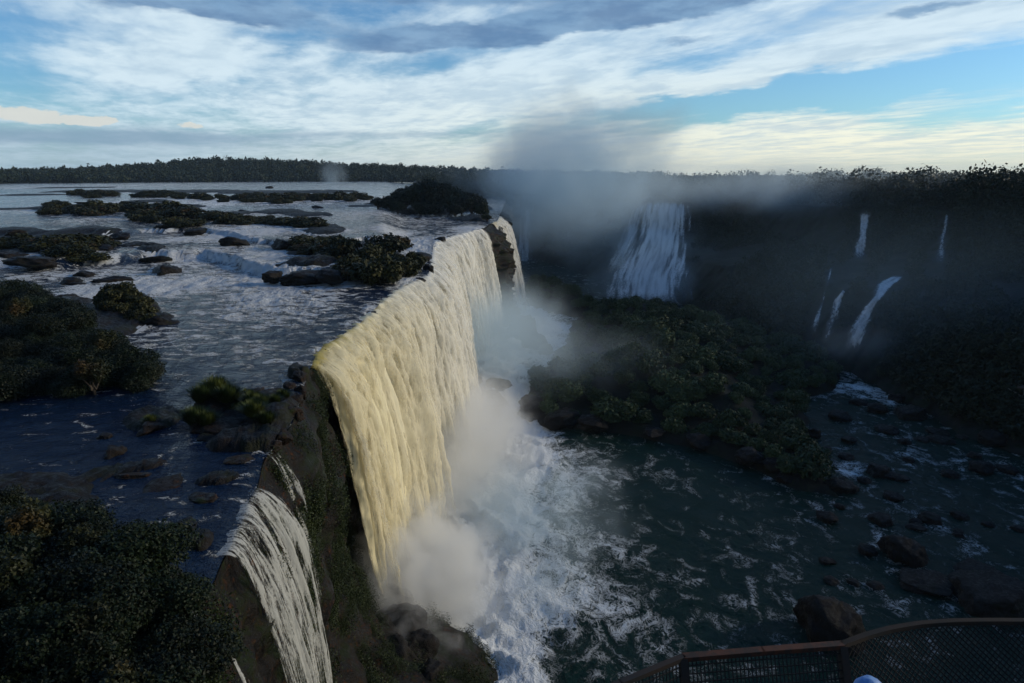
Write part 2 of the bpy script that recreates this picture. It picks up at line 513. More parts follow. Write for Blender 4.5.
    behind = t.ss(t.m('ABSOLUTE', t.m('SUBTRACT', az, 25.0)), 70.0, 130.0, 1.0, 0.5)
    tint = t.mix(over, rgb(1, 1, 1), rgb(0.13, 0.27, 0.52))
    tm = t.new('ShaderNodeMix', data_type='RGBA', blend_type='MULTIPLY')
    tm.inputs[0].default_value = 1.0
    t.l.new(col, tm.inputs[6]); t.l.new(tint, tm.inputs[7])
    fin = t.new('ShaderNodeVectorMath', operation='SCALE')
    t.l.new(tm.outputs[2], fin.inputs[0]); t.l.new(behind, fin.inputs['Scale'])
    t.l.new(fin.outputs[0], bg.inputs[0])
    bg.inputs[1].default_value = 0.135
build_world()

# ------------------------------------------------------------------ the plateau: lip line, bed, upper river
LIP_PX = [(120, 760), (160, 700), (195, 620), (203, 598), (225, 553), (241, 520), (256, 484), (263, 457), (284, 433), (297, 409), (304, 388),
          (310, 368), (323, 346), (361, 322), (385, 299), (401, 287), (427, 275.5), (430, 268), (432, 258), (433.5, 248), (437, 241.5), (448, 237), (465, 232.5),
          (484, 227.5), (490, 223.5), (497, 221), (499.5, 216), (501.5, 211), (503.5, 206), (505.5, 202)]
LIP0 = np.array([at(*p)[:2] for p in LIP_PX])
extra = np.array([[-26.0, 5.0], [-20.0, 12.0]])
LIP0 = np.concatenate([extra, LIP0])
def catmull(P, step):
    out = []
    for i in range(len(P) - 1):
        p0, p1, p2, p3 = P[max(i - 1, 0)], P[i], P[i + 1], P[min(i + 2, len(P) - 1)]
        n = max(2, int(np.linalg.norm(p2 - p1) / step))
        for k in range(n):
            s = k / n
            lin = p1 * (1 - s) + p2 * s
            cr = 0.5 * ((2 * p1) + (-p0 + p2) * s + (2 * p0 - 5 * p1 + 4 * p2 - p3) * s * s + (-p0 + 3 * p1 - 3 * p2 + p3) * s**3)
            out.append(0.5 * lin + 0.5 * cr)
    out.append(P[-1])
    return np.array(out)
LIP = catmull(LIP0, 0.45)
_s = np.concatenate([[0], np.cumsum(np.linalg.norm(np.diff(LIP, axis=0), axis=1))])
_d = np.hypot(LIP[:, 0], LIP[:, 1])
_n = 1.5 * fbm(_s * 0.11, _s * 0, 2.0, 2) + 0.8 * fbm(_s * 0.45, _s * 0, 6.0, 3)
_w = np.clip(_d / 40.0, 0, 1) * np.where(_d > 180, 0.6, 1.0)
LIP = LIP * (1 + _n * _w / _d)[:, None]
LA = np.degrees(np.arctan2(LIP[:, 0], LIP[:, 1]))
LA = np.maximum.accumulate(LA + np.arange(len(LA)) * 1e-5)
LD = np.hypot(LIP[:, 0], LIP[:, 1])
LIPS = np.concatenate([[0], np.cumsum(np.linalg.norm(np.diff(LIP, axis=0), axis=1))])
tan_ = np.gradient(LIP, axis=0)
tan_ /= np.linalg.norm(tan_, axis=1)[:, None]
k_ = np.ones(15) / 15
tan_s = np.stack([np.convolve(np.pad(tan_[:, i], 7, 'edge'), k_, 'valid') for i in (0, 1)], 1)
tan_s /= np.linalg.norm(tan_s, axis=1)[:, None]
LNOR = np.stack([tan_s[:, 1], -tan_s[:, 0]], 1)          # towards the gorge
def lip_s(px, py):
    """arc length along the lip nearest to a photo position"""
    p = np.array(at(px, py)[:2])
    return LIPS[np.argmin(((LIP - p)**2).sum(1))]

# small cascades step the river up as one goes upstream
LEDGE_PX = [(-200, 262), (0, 266), (60, 268), (120, 262), (180, 258), (225, 262), (262, 276), (300, 280), (345, 277), (400, 268), (430, 262)]
LG = np.array([at(*p)[:2] for p in LEDGE_PX])
LGA = np.degrees(np.arctan2(LG[:, 0], LG[:, 1])); LGD = np.hypot(LG[:, 0], LG[:, 1])
def level(x, y):
    a = np.degrees(np.arctan2(x, y)); d = np.hypot(x, y)
    dl = np.interp(a, LGA, LGD) + 9.0 * fbm(a * 0.55, a * 0 + 3.0, 0.0, 4)
    wd = 2.2 + 6.0 * np.abs(fbm(a * 0.4, a * 0 + 13.0, 0.0, 2))
    s = sstep(-1.2, 1.0, (d - dl) / wd)
    on = sstep(-8.5, -11.0, a)
    s2 = sstep(-1.5, 1.5, d - dl * 1.33 - 3 * fbm(a * 0.6, 9.0, 0.0, 3))
    return on * (1.7 * s + 0.9 * s2) + 1.4 * sstep(220, 900, d)

# islets and banks, measured in the photo as (x, y, half width, half depth, height)
ISL = [  # photo x, photo y of the middle of its footprint, half width px, half depth px, height m
    (20, 330, 120, 42, 1.6), (110, 372, 50, 18, 1.0), (60, 620, 120, 100, 1.6), (0, 520, 120, 60, 0.6),
    (124, 308, 30, 8, 2.2), (156, 320, 12, 4, 0.8), (60, 246, 40, 8, 1.3), (10, 244, 42, 9, 1.1), (90, 240, 30, 5, 1.0), (25, 258, 26, 5, 0.7),
    (85, 214, 50, 4.5, 1.4), (160, 214, 45, 5, 1.6), (185, 226, 24, 4, 1.0), (150, 207, 30, 2, 1), (110, 196, 60, 1.8, 1.2), (190, 196, 70, 2.0, 1.2), (270, 197, 60, 2.2, 1.4),
    (325, 196, 40, 2.0, 1.2), (230, 221, 30, 2.5, 1.0), (280, 219, 30, 3.2, 1.2), (310, 222, 28, 3.0, 1.2), (325, 240, 26, 6, 1.4),
    (372, 262, 46, 9, 2.0), (310, 272, 34, 5, 1.4), (420, 258, 16, 7, 0.9), (432, 209, 66, 5.5, 2.5), (470, 219, 30, 3, 1.0), (150, 256, 14, 4, 0.9), (165, 270, 17, 5, 0.9), (30, 200, 40, 1.5, 0.6),
    (75, 192, 50, 0.8, 0.8), (300, 262, 20, 3, 0.7), (365, 212, 22, 1.6, 0.6), (10, 216, 30, 1.8, 0.6),
    (205, 425, 18, 10, 0.5), (225, 405, 34, 16, 0.9), (270, 412, 36, 26, 1.1), (245, 440, 46, 14, 0.7), (150, 420, 34, 16, 0.4), (120, 470, 60, 10, 0.15), (295, 375, 9, 7, 0.9),
    (215, 480, 30, 9, 0.2), (200, 540, 22, 20, 0.25),
]
def _isl_world(i):
    px, py, hw, hd, h = i
    c = at(px, py)
    dpt = math.hypot(c[0], c[1])
    a = np.array(at(px, py - hd)[:2]); b = np.array(at(px, py + hd)[:2])
    return c[0], c[1], hw * dpt / F * 1.03, np.linalg.norm(a - b) / 2, h
ISLW = [_isl_world(i) for i in ISL]
def bed(x, y):
    """river bed height above the local water level"""
    h = -0.9 + 0.35 * fbm(x * 0.12, y * 0.12, 1.0, 4)
    w = 0.28 * fbm(x * 0.11, y * 0.11, 5.0, 4)
    for cx, cy_, rx, ry, hh in ISLW:
        r = math.atan2(cx, cy_)
        c, s = math.cos(r), math.sin(r)
        dx, dy = x - cx, y - cy_
        p, q = dx * c - dy * s, dx * s + dy * c
        rr = np.sqrt((p / rx)**2 + (q / ry)**2) + w * 1.6
        b = (hh * 0.7 + 0.9) * sstep(1.05, 0.45, rr) - 0.9 + hh * 0.35 * fbm(x * 0.35, y * 0.35, 2.0, 3) * sstep(1.2, 0.8, rr)
        h = np.maximum(h, b)
    return h
# white water of the rapids: (photo x, y, half width, half depth, amount)
FOAM = [(230, 262, 60, 12, .80), (215, 258, 40, 5, 1.0), (270, 298, 60, 24, .80), (200, 282, 95, 13, .78), (110, 288, 80, 13, .66), (185, 340, 60, 22, .40),
        (340, 284, 50, 6, .55), (115, 328, 34, 8, .85), (85, 292, 36, 8, .8), (250, 240, 60, 9, .75), (180, 246, 60, 5, .65), (310, 240, 50, 5, .6), (270, 285, 40, 9, .9),
        (330, 345, 22, 12, .75), (375, 312, 16, 10, .75), (410, 282, 18, 8, .85), (428, 245, 36, 14, 1.0), (470, 230, 22, 5, .95), (300, 360, 30, 10, .5), (400, 236, 30, 6, .8),
        (110, 215, 120, 5, .42), (60, 190, 200, 4, .34), (250, 206, 140, 6, .52), (380, 222, 70, 7, .50), (330, 325, 80, 22, .36), (250, 350, 90, 30, .34),
        (275, 440, 16, 16, .3), (250, 470, 20, 20, .25), (60, 320, 60, 5, .5), (30, 262, 80, 8, .5), (60, 275, 70, 6, .6), (170, 225, 120, 6, .45)]
def foam_amt(x, y, lst, z):
    f = np.zeros_like(x)
    for px, py, hw, hd, a in lst:
        c = at(px, py, z); d = math.hypot(c[0], c[1])
        u0 = np.array(at(px, py - hd, z)[:2]); u1 = np.array(at(px, py + hd, z)[:2])
        rx, ry = hw * d / F, np.linalg.norm(u0 - u1) / 2
        r = math.atan2(c[0], c[1]); cc, ss = math.cos(r), math.sin(r)
        dx, dy = x - c[0], y - c[1]
        p, q = dx * cc - dy * ss, dx * ss + dy * cc
        f = np.maximum(f, a * np.exp(-((p / rx)**2 + (q / ry)**2) * 0.8))
    return f

def plateau_cols(step_s, step_a):
    a = [LA[0]]; idx = [0]
    i = 0
    while i < len(LA) - 1:
        j = i + 1
        while j < len(LA) - 1 and LIPS[j + 1] - LIPS[i] < step_s and LA[j + 1] - LA[i] < step_a:
            j += 1
        idx.append(j); i = j
    return np.array(idx)

def build_plateau():
    idx = plateau_cols(1.0, 0.11)
    A, D = np.radians(LA[idx]), LD[idx]
    nr = 380
    tt = np.linspace(0, 1, nr)[:, None]
    dd = D[None, :] * (1300.0 / D[None, :])**tt
    X, Y = dd * np.sin(A)[None, :], dd * np.cos(A)[None, :]
    lev = level(X, Y)
    b = bed(X, Y)
    near = sstep(3.0, 0.0, dd - D[None, :])          # bed meets the water at the brink
    Z = lev + np.where(b < -0.1, b * (1 - 0.7 * near), b)
    Z = Z + 0.12 * fbm(X * 1.1, Y * 1.1, 0.0, 3) + 0.45 * sstep(-0.3, 0.4, b) * (ridged(X * 0.45, Y * 0.45, 0.0, 4) - 0.2) * sstep(200, 90, dd)
    me = mesh_np('upper_river_bed', np.stack([X, Y, Z], -1).reshape(-1, 3), grid_faces(nr, len(idx)), M_BED)
    tag(link('upper_river_bed_terrain', me), kind='structure')
    # water
    nr2 = 460
    tt = np.linspace(0, 1, nr2)[:, None]
    dd = D[None, :] * (1300.0 / D[None, :])**tt
    X, Y = dd * np.sin(A)[None, :], dd * np.cos(A)[None, :]
    lev = level(X, Y)
    g = np.gradient(lev, axis=0) / np.maximum(np.gradient(dd, axis=0), 1e-3)
    foam = foam_amt(X, Y, FOAM, 0.0)
    patch = 0.55 + 0.9 * fbm(X * 0.06, Y * 0.03, 3.0, 4)
    foam = np.clip(foam * np.clip(patch + 0.35, 0.30, 1.4) * 1.06, 0, 1)
    steep = sstep(0.06, 0.25, np.abs(g)) * sstep(-0.35, 0.05, fbm(np.degrees(A)[None, :] * 0.5 + X * 0, Y * 0.0, 7.0, 3))
    foam = np.maximum(foam, 0.95 * steep)
    foam = np.maximum(foam, 0.14 + 0.18 * fbm(X * 0.03, Y * 0.02, 8.0, 3))
    shore = sstep(-0.55, -0.05, bed(X, Y)) * sstep(0.0, 0.35, foam) * 0.35
    foam = np.clip(foam + shore, 0, 1)
    calm = sstep(-21.5, -25.0, np.degrees(A))[None, :] * sstep(90, 60, dd)
    foam *= 1 - 0.75 * calm
    amp = (0.16 + 1.0 * foam) * (1 - 0.7 * calm)
    Z = lev + amp * (0.8 * ridged(X * 0.25, Y * 0.18, 0.0, 4) - 0.25) * 0.6 + (0.06 + 0.25 * foam) * fbm(X * 0.8, Y * 0.6, 2.0, 4)
    Z = Z - 0.12 * sstep(4, 0, dd - D[None, :])
    me = mesh_np('upper_river', np.stack([X, Y, Z], -1).reshape(-1, 3), grid_faces(nr2, len(idx)), M_UP, attrs={'foam': foam, 'wave': np.clip(1.0 - 0.8 * sstep(170, 420, dd) + 0.5 * foam, 0, 1) + 0 * X})
    tag(link('upper_river_water', me), kind='structure')
build_plateau()

S_SMALL0, S_SMALL1 = lip_s(219, 566), lip_s(258, 480)
S_MAIN0, S_MAIN1 = lip_s(310, 368), lip_s(477, 228)
S_SEC0, S_SEC1 = lip_s(491, 223.2), lip_s(499.6, 215.8)
print('lip', S_SMALL0, S_SMALL1, S_MAIN0, S_MAIN1, S_SEC0, S_SEC1, LIPS[-1])

def lip_at(s):
    return (np.stack([np.interp(s, LIPS, LIP[:, i]) for i in (0, 1)], -1),
            np.stack([np.interp(s, LIPS, LNOR[:, i]) for i in (0, 1)], -1))

def build_near_cliff():
    s = np.concatenate([np.arange(0, S_MAIN1 + 12, 0.5), np.arange(S_MAIN1 + 12, LIPS[-1], 0.75)])
    P, N = lip_at(s)
    nr = 110
    v = np.linspace(0, 1, nr)
    drop = v * (36.5)
    S, DR = np.meshgrid(s, drop)
    talus = 6.0 * sstep(S_MAIN0 + 10, S_MAIN0 - 2, S) * sstep(16, 34, DR) + 9.0 * sstep(S_MAIN0 + 14, S_MAIN0 - 1, S) * sstep(23, 33, DR)
    under = 0.7 * sstep(0, 3, DR)
    headland = 5.0 * sstep(S_MAIN1 - 4, S_MAIN1 + 4, S) * sstep(S_SEC0 + 2, S_SEC0 - 4, S) * sstep(-2, 10, DR)
    out = talus + under + headland + 1.6 * fbm(S * 0.12, DR * 0.16, 0.0, 5) * sstep(0, 2.5, DR) + 1.3 * ridged(S * 0.22, DR * 0.09, 4.0, 4) * sstep(0, 3, DR)
    out += 0.5 * np.round(2.0 * fbm(S * 0.05, DR * 0.25, 2.0, 2)) * sstep(0, 2, DR)
    out += (2.6 * ridged(S * 0.16, DR * 0.12, 9.0, 4) + 1.2 * np.round(2 * fbm(S * 0.2, DR * 0.3, 1.0, 2))) * sstep(S_MAIN1 - 6, S_MAIN1 + 2, S) * sstep(0, 4, DR)
    X = P[None, :, 0] + N[None, :, 0] * out
    Y = P[None, :, 1] + N[None, :, 1] * out
    Z = -DR - 0.25
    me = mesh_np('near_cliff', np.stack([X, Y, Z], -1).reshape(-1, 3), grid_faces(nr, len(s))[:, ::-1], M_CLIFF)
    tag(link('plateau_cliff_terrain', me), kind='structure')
    return me
NEAR_CLIFF = build_near_cliff()
def bvh_of(me):
    n = len(me.vertices)
    c = np.empty(n * 3, np.float32); me.vertices.foreach_get('co', c)
    return BVHTree.FromPolygons([Vector(p) for p in c.reshape(-1, 3)], [tuple(p.vertices) for p in me.polygons])

# ------------------------------------------------------------------ waterfalls off the lip
def build_fall(name, s0, s1, mat, bottom, v0, ns, nt, amp, seed, su=1.0, rise=1.0, edge_w=1.5, ragged=0.0, offset=0.0, back=1.6, parent=None):
    s = np.linspace(s0, s1, ns)
    P, N = lip_at(s)
    T = np.linspace(-0.35, 1.0, nt)[:, None]
    bot = np.interp((s - s0) / (s1 - s0), np.linspace(0, 1, len(bottom)), bottom)[None, :]
    vv = (v0 if np.isscalar(v0) else np.interp((s - s0) / (s1 - s0), np.linspace(0, 1, len(v0)), v0)[None, :])
    vv = vv * (1 + 0.25 * fbm(s[None, :] * 0.25 * su, np.zeros((1, 1)) + seed, 0.0, 3))
    tmax = np.sqrt(2 * bot / 9.81)
    tm = np.maximum(T, 0) * tmax
    drop = 0.5 * 9.81 * tm**2
    out = np.where(T < 0, T / 0.35 * back, vv * tm)
    S = np.broadcast_to(s[None, :], out.shape)
    TT = np.broadcast_to(tm, out.shape)
    # strands: fine across the flow, long along it (time of fall stretches them downwards)
    warp = 0.5 * fbm(S * 0.35 * su, TT * 1.3, seed + 2.0, 3) * TT
    st = fbm((S + warp) * 0.50 * su, TT * 0.8, seed, 6, 0.64)
    fine = fbm((S + warp) * 2.6 * su, TT * 3.0, seed + 9.0, 4, 0.6)
    clump = ridged((S + warp * 1.5) * 0.55 * su, TT * 2.2 + 0.7 * fbm(S * 0.3 * su, TT * 0 + seed, 0.0, 2), seed + 5.0, 4)
    grow = sstep(0.0, 0.9, TT)
    flute = fbm((S + warp) * 0.15 * su, TT * 0.30, seed + 13.0, 2) + 0.45 * fbm((S + warp) * 0.36 * su, TT * 0.45, seed + 15.0, 2)
    disp = amp * (0.2 + 0.8 * grow) * (2.9 * flute + 0.62 * st + 0.26 * clump * grow + 0.08 * fine)
    o2 = out + disp + offset * sstep(0.0, 0.8, TT)
    if offset:
        o2 = o2 + 0.5 * amp * clump * grow
    X = P[None, :, 0] + N[None, :, 0] * o2
    Y = P[None, :, 1] + N[None, :, 1] * o2
    Z = -0.06 - drop + 0.25 * amp * fine * grow + 0.5 * amp * fbm(S * 0.45 * su, TT * 0 + seed, 3.0, 3) * sstep(-0.3, 0.0, T)
    Z = Z - 0.10 * sstep(0.0, -0.35, T)
    e = np.minimum(S - s0, s1 - S) / edge_w + 0.9 * st + 0.4 * fine
    edge = np.clip(e, 0, 1)
    edge = np.minimum(edge, np.clip((T + 0.35) * (3.4 if amp > 0.5 else 14.0) + 0.9 * fine, 0, 1))
    edge = np.minimum(edge, np.clip((1.0 - T) * 4 + 0.9 * st + 0.5 * fine, 0, 1))
    glass = sstep(0.75 + 0.9 * fbm(S * 0.10, TT * 0, seed + 20, 3), 0.0, TT) * (0.05 + 1.0 * sstep(18, 0, S - s0)) * (1 - 0.7 * sstep(60, 90, S - s0))
    streak = np.clip(0.58 + 0.85 * st + 0.35 * clump * grow + 0.15 * fine + 0.22 * flute + 0.10 * grow - 0.62 * glass, 0, 1.3)
    if offset:
        streak = np.clip(0.30 + 0.55 * clump + 0.55 * st + 0.22 * fine, 0, 1)
        edge = edge * sstep(0.05, 0.55, TT) * np.clip(e, 0, 1)
    if ragged:
        streak = streak + 0.10 * sstep(0.45, 0.0, T) + 0.75 * glass - 0.06 + 0.5 * fine
        edge = edge * (1 - ragged * sstep(0.3, 1.0, T)) 
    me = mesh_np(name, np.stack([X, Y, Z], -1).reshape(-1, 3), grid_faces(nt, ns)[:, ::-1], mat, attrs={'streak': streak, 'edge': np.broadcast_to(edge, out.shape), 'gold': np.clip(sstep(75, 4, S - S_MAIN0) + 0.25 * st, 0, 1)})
    return link(name, me, parent)

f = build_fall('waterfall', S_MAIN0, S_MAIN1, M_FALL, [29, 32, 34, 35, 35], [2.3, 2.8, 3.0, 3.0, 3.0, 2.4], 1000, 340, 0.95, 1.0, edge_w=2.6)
tag(f, 'broad ochre and white main waterfall plunging off the dark river plateau', 'waterfall')
for k, (of, sd_) in enumerate(((0.45, 31.0), (1.1, 37.0))):
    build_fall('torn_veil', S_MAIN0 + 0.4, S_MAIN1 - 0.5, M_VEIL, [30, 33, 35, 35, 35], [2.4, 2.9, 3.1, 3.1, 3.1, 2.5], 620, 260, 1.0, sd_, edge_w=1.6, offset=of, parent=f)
f = build_fall('waterfall', S_SEC0, S_SEC1, M_FALL2, [33, 34], 3.4, 240, 180, 0.9, 4.0, su=0.6, edge_w=3)
build_fall('torn_veil', S_SEC0, S_SEC1, M_VEIL, [34, 35], 3.6, 160, 140, 0.9, 44.0, su=0.6, edge_w=3, offset=0.8, parent=f)
tag(f, 'pale curved waterfall falling past the dark rock headland at the far end of the plateau', 'waterfall')
f = build_fall('waterfall', S_SMALL0, S_SMALL1, M_SPRAY, [27, 30], 2.0, 420, 260, 0.36, 8.0, su=2.3, edge_w=1.3, back=1.0, ragged=0.16)
tag(f, 'grey loosely scattered waterfall breaking into drops beside mossy near cliff', 'waterfall')
s_a = lip_s(264, 456)
f = build_fall('waterfall', s_a - 0.4, s_a + 1.0, M_SPRAY, [16, 17], 1.8, 60, 160, 0.25, 12.0, su=2.0, edge_w=0.75, back=0.6, ragged=0.25)
tag(f, 'thin stringy trickle of water down the mossy rock between two larger waterfalls', 'waterfall')
s_b = lip_s(199, 610)
f = build_fall('waterfall', s_b - 0.9, s_b + 0.1, M_SPRAY, [12, 12], 2.0, 50, 140, 0.2, 15.0, su=2.2, edge_w=0.35, back=0.8)
tag(f, 'short narrow jet of water spilling past orange cliff edge by the leafy bank', 'waterfall')

# ------------------------------------------------------------------ far cliffs across the gorge
CA = [-8, -3, 3, 7, 11, 16, 20, 24, 27, 31, 35, 45, 60, 80, 105]
PROF = {  # azimuth key: (d, z) knots
    'd0': [520, 470, 400, 345, 305, 262, 228, 206, 194, 172, 155, 140, 122, 112, 110],
    'd1': [545, 490, 425, 378, 345, 290, 256, 230, 214, 196, 178, 160, 142, 130, 128],
    'd2': [560, 505, 455, 420, 398, 350, 320, 298, 284, 276, 262, 230, 195, 175, 170],
    'd3': [566, 511, 463, 432, 413, 366, 334, 311, 297, 291, 282, 248, 208, 187, 182],
    'z1': [-18, -18, -20, -20, -20, -18, -17, -15, -14.5, -17, -20, -20, -18, -18, -18],
    'z2': [-12, -12, -13, -13, -13, -12, -11, -11, -11, -9, -6, -6, -6, -6, -6],
    'z3': [3, 3, 2.5, 2, 2, 2.5, 3.5, 4.5, 5, 5, 5, 7, 10, 10, 10],  # unseen right end carried on and raised to throw shade over the gorge floor
}
def far_z3(a): return np.interp(a, CA, PROF['z3'])
def far_d3(a): return np.interp(a, CA, PROF['d3'])
def build_far_cliff():
    a = np.concatenate([np.arange(-8, 40, 0.1), np.arange(40, 105, 0.5)])
    K = {k: np.interp(a, CA, v) for k, v in PROF.items()}
    seg = [(('d0', None, -8), ('d0', 0, 0), 6)]
    rows = []
    def lerp(da, za, db, zb, n, end=False):
        for i in range(n + (1 if end else 0)):
            t_ = i / n
            rows.append((da + (db - da) * t_, za + (zb - za) * t_))
    zl = np.full_like(a, ZL - 1.5)
    lerp(K['d0'] - 8, zl - 2, K['d0'], zl, 6)
    lerp(K['d0'], zl, K['d1'], K['z1'], 34)
    lerp(K['d1'], K['z1'], K['d2'], K['z2'], 26)
    lerp(K['d2'], K['z2'], K['d3'], K['z3'], 34)
    far = np.full_like(a, 2600.0)
    for i in range(31):
        t_ = i / 30
        rows.append((K['d3'] * (far / K['d3'])**(t_), K['z3'] + 4 * t_))
    d = np.array([r[0] for r in rows]); z = np.array([r[1] for r in rows])
    aa = np.radians(a)[None, :]
    X, Y = d * np.sin(aa), d * np.cos(aa)
    face = sstep(K['z3'] + 1.5, K['z3'] - 2.0, z)
    n1 = fbm(X * 0.02, Y * 0.02, z * 0.03, 5)
    n2 = ridged(X * 0.06, Y * 0.06, z * 0.02, 4)
    d2 = d + face * (9 * n1 + 4.5 * n2)
    z2 = z + (1.8 * fbm(X * 0.05, Y * 0.05, 2.0, 4)) * sstep(0, 3, z - ZL + 2) + 0.4 * face * fbm(X * .3, Y * .3, z * .3, 3)
    X, Y = d2 * np.sin(aa), d2 * np.cos(aa)
    me = mesh_np('far_cliff', np.stack([X, Y, z2], -1).reshape(-1, 3), grid_faces(len(rows), len(a)), M_FAR)
    tag(link('far_gorge_cliff_terrain', me), kind='structure')
    return me
FAR_CLIFF = build_far_cliff()
FAR_BVH = bvh_of(FAR_CLIFF)

FAR_PATHS = []
def build_far_fall(path, widths, seed, label, off=4.0, n=60, nu=26, amp=1.0, op=0.7, dens=1.0, group=None):
    """a ribbon of falling water lying over the far cliff face, following a measured line"""
    pts = []
    FAR_PATHS.append((path, widths))
    path = np.array(path, float)
    cum = np.concatenate([[0], np.cumsum(np.linalg.norm(np.diff(path, axis=0), axis=1))])
    tt = np.linspace(0, cum[-1], n)
    V, ST, ED = [], [], []
    last = None
    w = np.interp(tt, cum, widths)
    for k, q in enumerate(tt):
        px, py = np.interp(q, cum, path[:, 0]), np.interp(q, cum, path[:, 1])
        d = Vector(ray(px, py)).normalized()
        D = 1e9
        for dx in (-0.5, -0.25, 0, 0.25, 0.5):
            hit = FAR_BVH.ray_cast(Vector((0, 0, H)), Vector(ray(px + dx * w[k], py)).normalized())
            if hit[0]: D = min(D, math.hypot(hit[0].x, hit[0].y))
        if D > 1e8: D = last or 400
        if last is not None: D = min(D, last + 0.4) if D > last else max(D, last - 3.0)
        last = D
        pts.append((px, py, D - off))
    Ds = np.array([p[2] for p in pts])
    ker = np.ones(7) / 7
    Ds = np.convolve(np.pad(Ds, 3, 'edge'), ker, 'valid')
    for k, (px, py, _) in enumerate(pts):
        c = Vector(atd(px, py, Ds[k]))
        side = Vector((c.y, -c.x, 0)).normalized()
        hw = w[k] / 2 * c.length / F
        for j in range(nu):
            s_ = j / (nu - 1) * 2 - 1
            st = float(fbm(np.array(s_ * hw * 0.55 + seed * 9 + 0.25 * math.sin(k * 0.13)), np.array(k * 0.05), seed, 4, 0.6))
            p_ = c + side * (s_ * hw) - c.normalized() * (amp * (st + 0.6 * (1 - s_ * s_)))
            V.append(p_)
            ST.append(0.6 + 0.9 * st)
            ED.append(op * max(0.0, min(1.0, (1 - abs(s_)) * 1.5 * dens + 1.1 * st + 0.10 * dens - 0.35 * (1 - dens))) * min(1, (n - k) / 10.0, (k + 1) / 5.0))
    me = mesh_np('far_waterfall', np.array(V), grid_faces(n, nu)[:, ::-1], M_FARFALL, attrs={'streak': np.array(ST), 'edge': np.array(ED)})
    o = link('waterfall', me)
    return tag(o, label, 'waterfall', group)

build_far_fall([(666, 201), (664, 225), (657, 250), (650, 275), (646, 303)], [46, 50, 62, 78, 92], 1, 'wide misty waterfall in two tiers on the far cliff behind the spray', op=0.8, nu=90, n=80, off=9.0)
build_far_fall([(640, 201), (634, 222), (624, 250), (612, 275)], [10, 16, 22, 26], 2, 'narrow misty fall just beside the widest two-tier fall on the far cliff', op=0.6, nu=26, dens=0.85)
build_far_fall([(866, 211), (863, 232), (859, 262)], [9, 7, 12], 3, 'slim straight white waterfall over the upper tier of the far cliff', op=0.6, n=40, dens=0.95, nu=20)
build_far_fall([(948, 207), (945, 228), (940, 250), (936, 266)], [4, 4, 9, 15], 4, 'thin thread of water fanning out at its foot on the far upper cliff', op=0.42, n=40, dens=0.8, nu=16)
build_far_fall([(900, 275), (886, 284), (872, 304), (862, 322), (851, 350)], [10, 13, 9, 14, 18], 5, 'bright slanting cascade stepping down the lower tier of the far cliff', op=0.66, n=70, dens=1.0, nu=22)
build_far_fall([(845, 287), (838, 300), (832, 322), (826, 342)], [3, 6, 9, 12], 6, 'faint veil of water beside the slanting cascade on the lower far cliff', op=0.75, n=40, dens=0.62, nu=16)
build_far_fall([(832, 266), (826, 292), (818, 318), (812, 335)], [3, 4, 6, 7], 7, 'barely visible trickle on the dark lower far cliff near the slanting cascade', op=0.7, n=40, dens=0.5, nu=12)
build_far_fall([(527, 205), (525, 235), (523, 275)], [16, 22, 30], 8, 'dim veil of falling water deep in the spray beyond the headland', op=0.5, n=50, dens=0.75, nu=24)

# ------------------------------------------------------------------ lower river, island ground, base ground
ISLAND_PX = [(512, 412), (530, 385), (560, 350), (575, 318), (610, 303), (660, 312), (720, 322), (790, 340), (842, 368), (840, 385), (800, 398), (812, 430),
             (818, 455), (840, 492), (790, 482), (745, 462), (700, 445), (640, 432), (590, 428), (545, 424)]
ISLAND = np.array([at(px, py, ZL + 1.0)[:2] for px, py in ISLAND_PX])
def inside_dist(x, y, poly):
    """signed distance-like: positive inside"""
    best = np.full(x.shape, 1e9); ins = np.zeros(x.shape, bool)
    n = len(poly)
    for i in range(n):
        ax, ay = poly[i]; bx, by = poly[(i + 1) % n]
        ex, ey = bx - ax, by - ay
        t_ = np.clip(((x - ax) * ex + (y - ay) * ey) / (ex * ex + ey * ey), 0, 1)
        best = np.minimum(best, np.hypot(x - ax - t_ * ex, y - ay - t_ * ey))
        c = ((ay > y) != (by > y)) & (x < (bx - ax) * (y - ay) / (by - ay + 1e-12) + ax)
        ins ^= c
    return np.where(ins, best, -best)
RIDGE_PX = [(522, 296), (526, 276), (545, 277), (575, 289), (605, 305), (585, 308), (550, 303)]
RIDGE = np.array([at(px, py, ZL + 4)[:2] for px, py in RIDGE_PX])
def island_h(x, y):
    sd = inside_dist(x, y, ISLAND) + 3.0 * fbm(x * 0.09, y * 0.09, 0.0, 4)
    h = -3 + 4.5 * sstep(-3, 3, sd) + 6.5 * sstep(2, 28, sd) + 1.6 * fbm(x * 0.08, y * 0.08, 3.0, 4) * sstep(0, 5, sd)
    sd2 = inside_dist(x, y, RIDGE) + 2.0 * fbm(x * 0.1, y * 0.1, 5.0, 3)
    h2 = -3 + 5.0 * sstep(-3, 3, sd2) + 3.5 * sstep(2, 9, sd2)
    return ZL + np.maximum(h, h2)
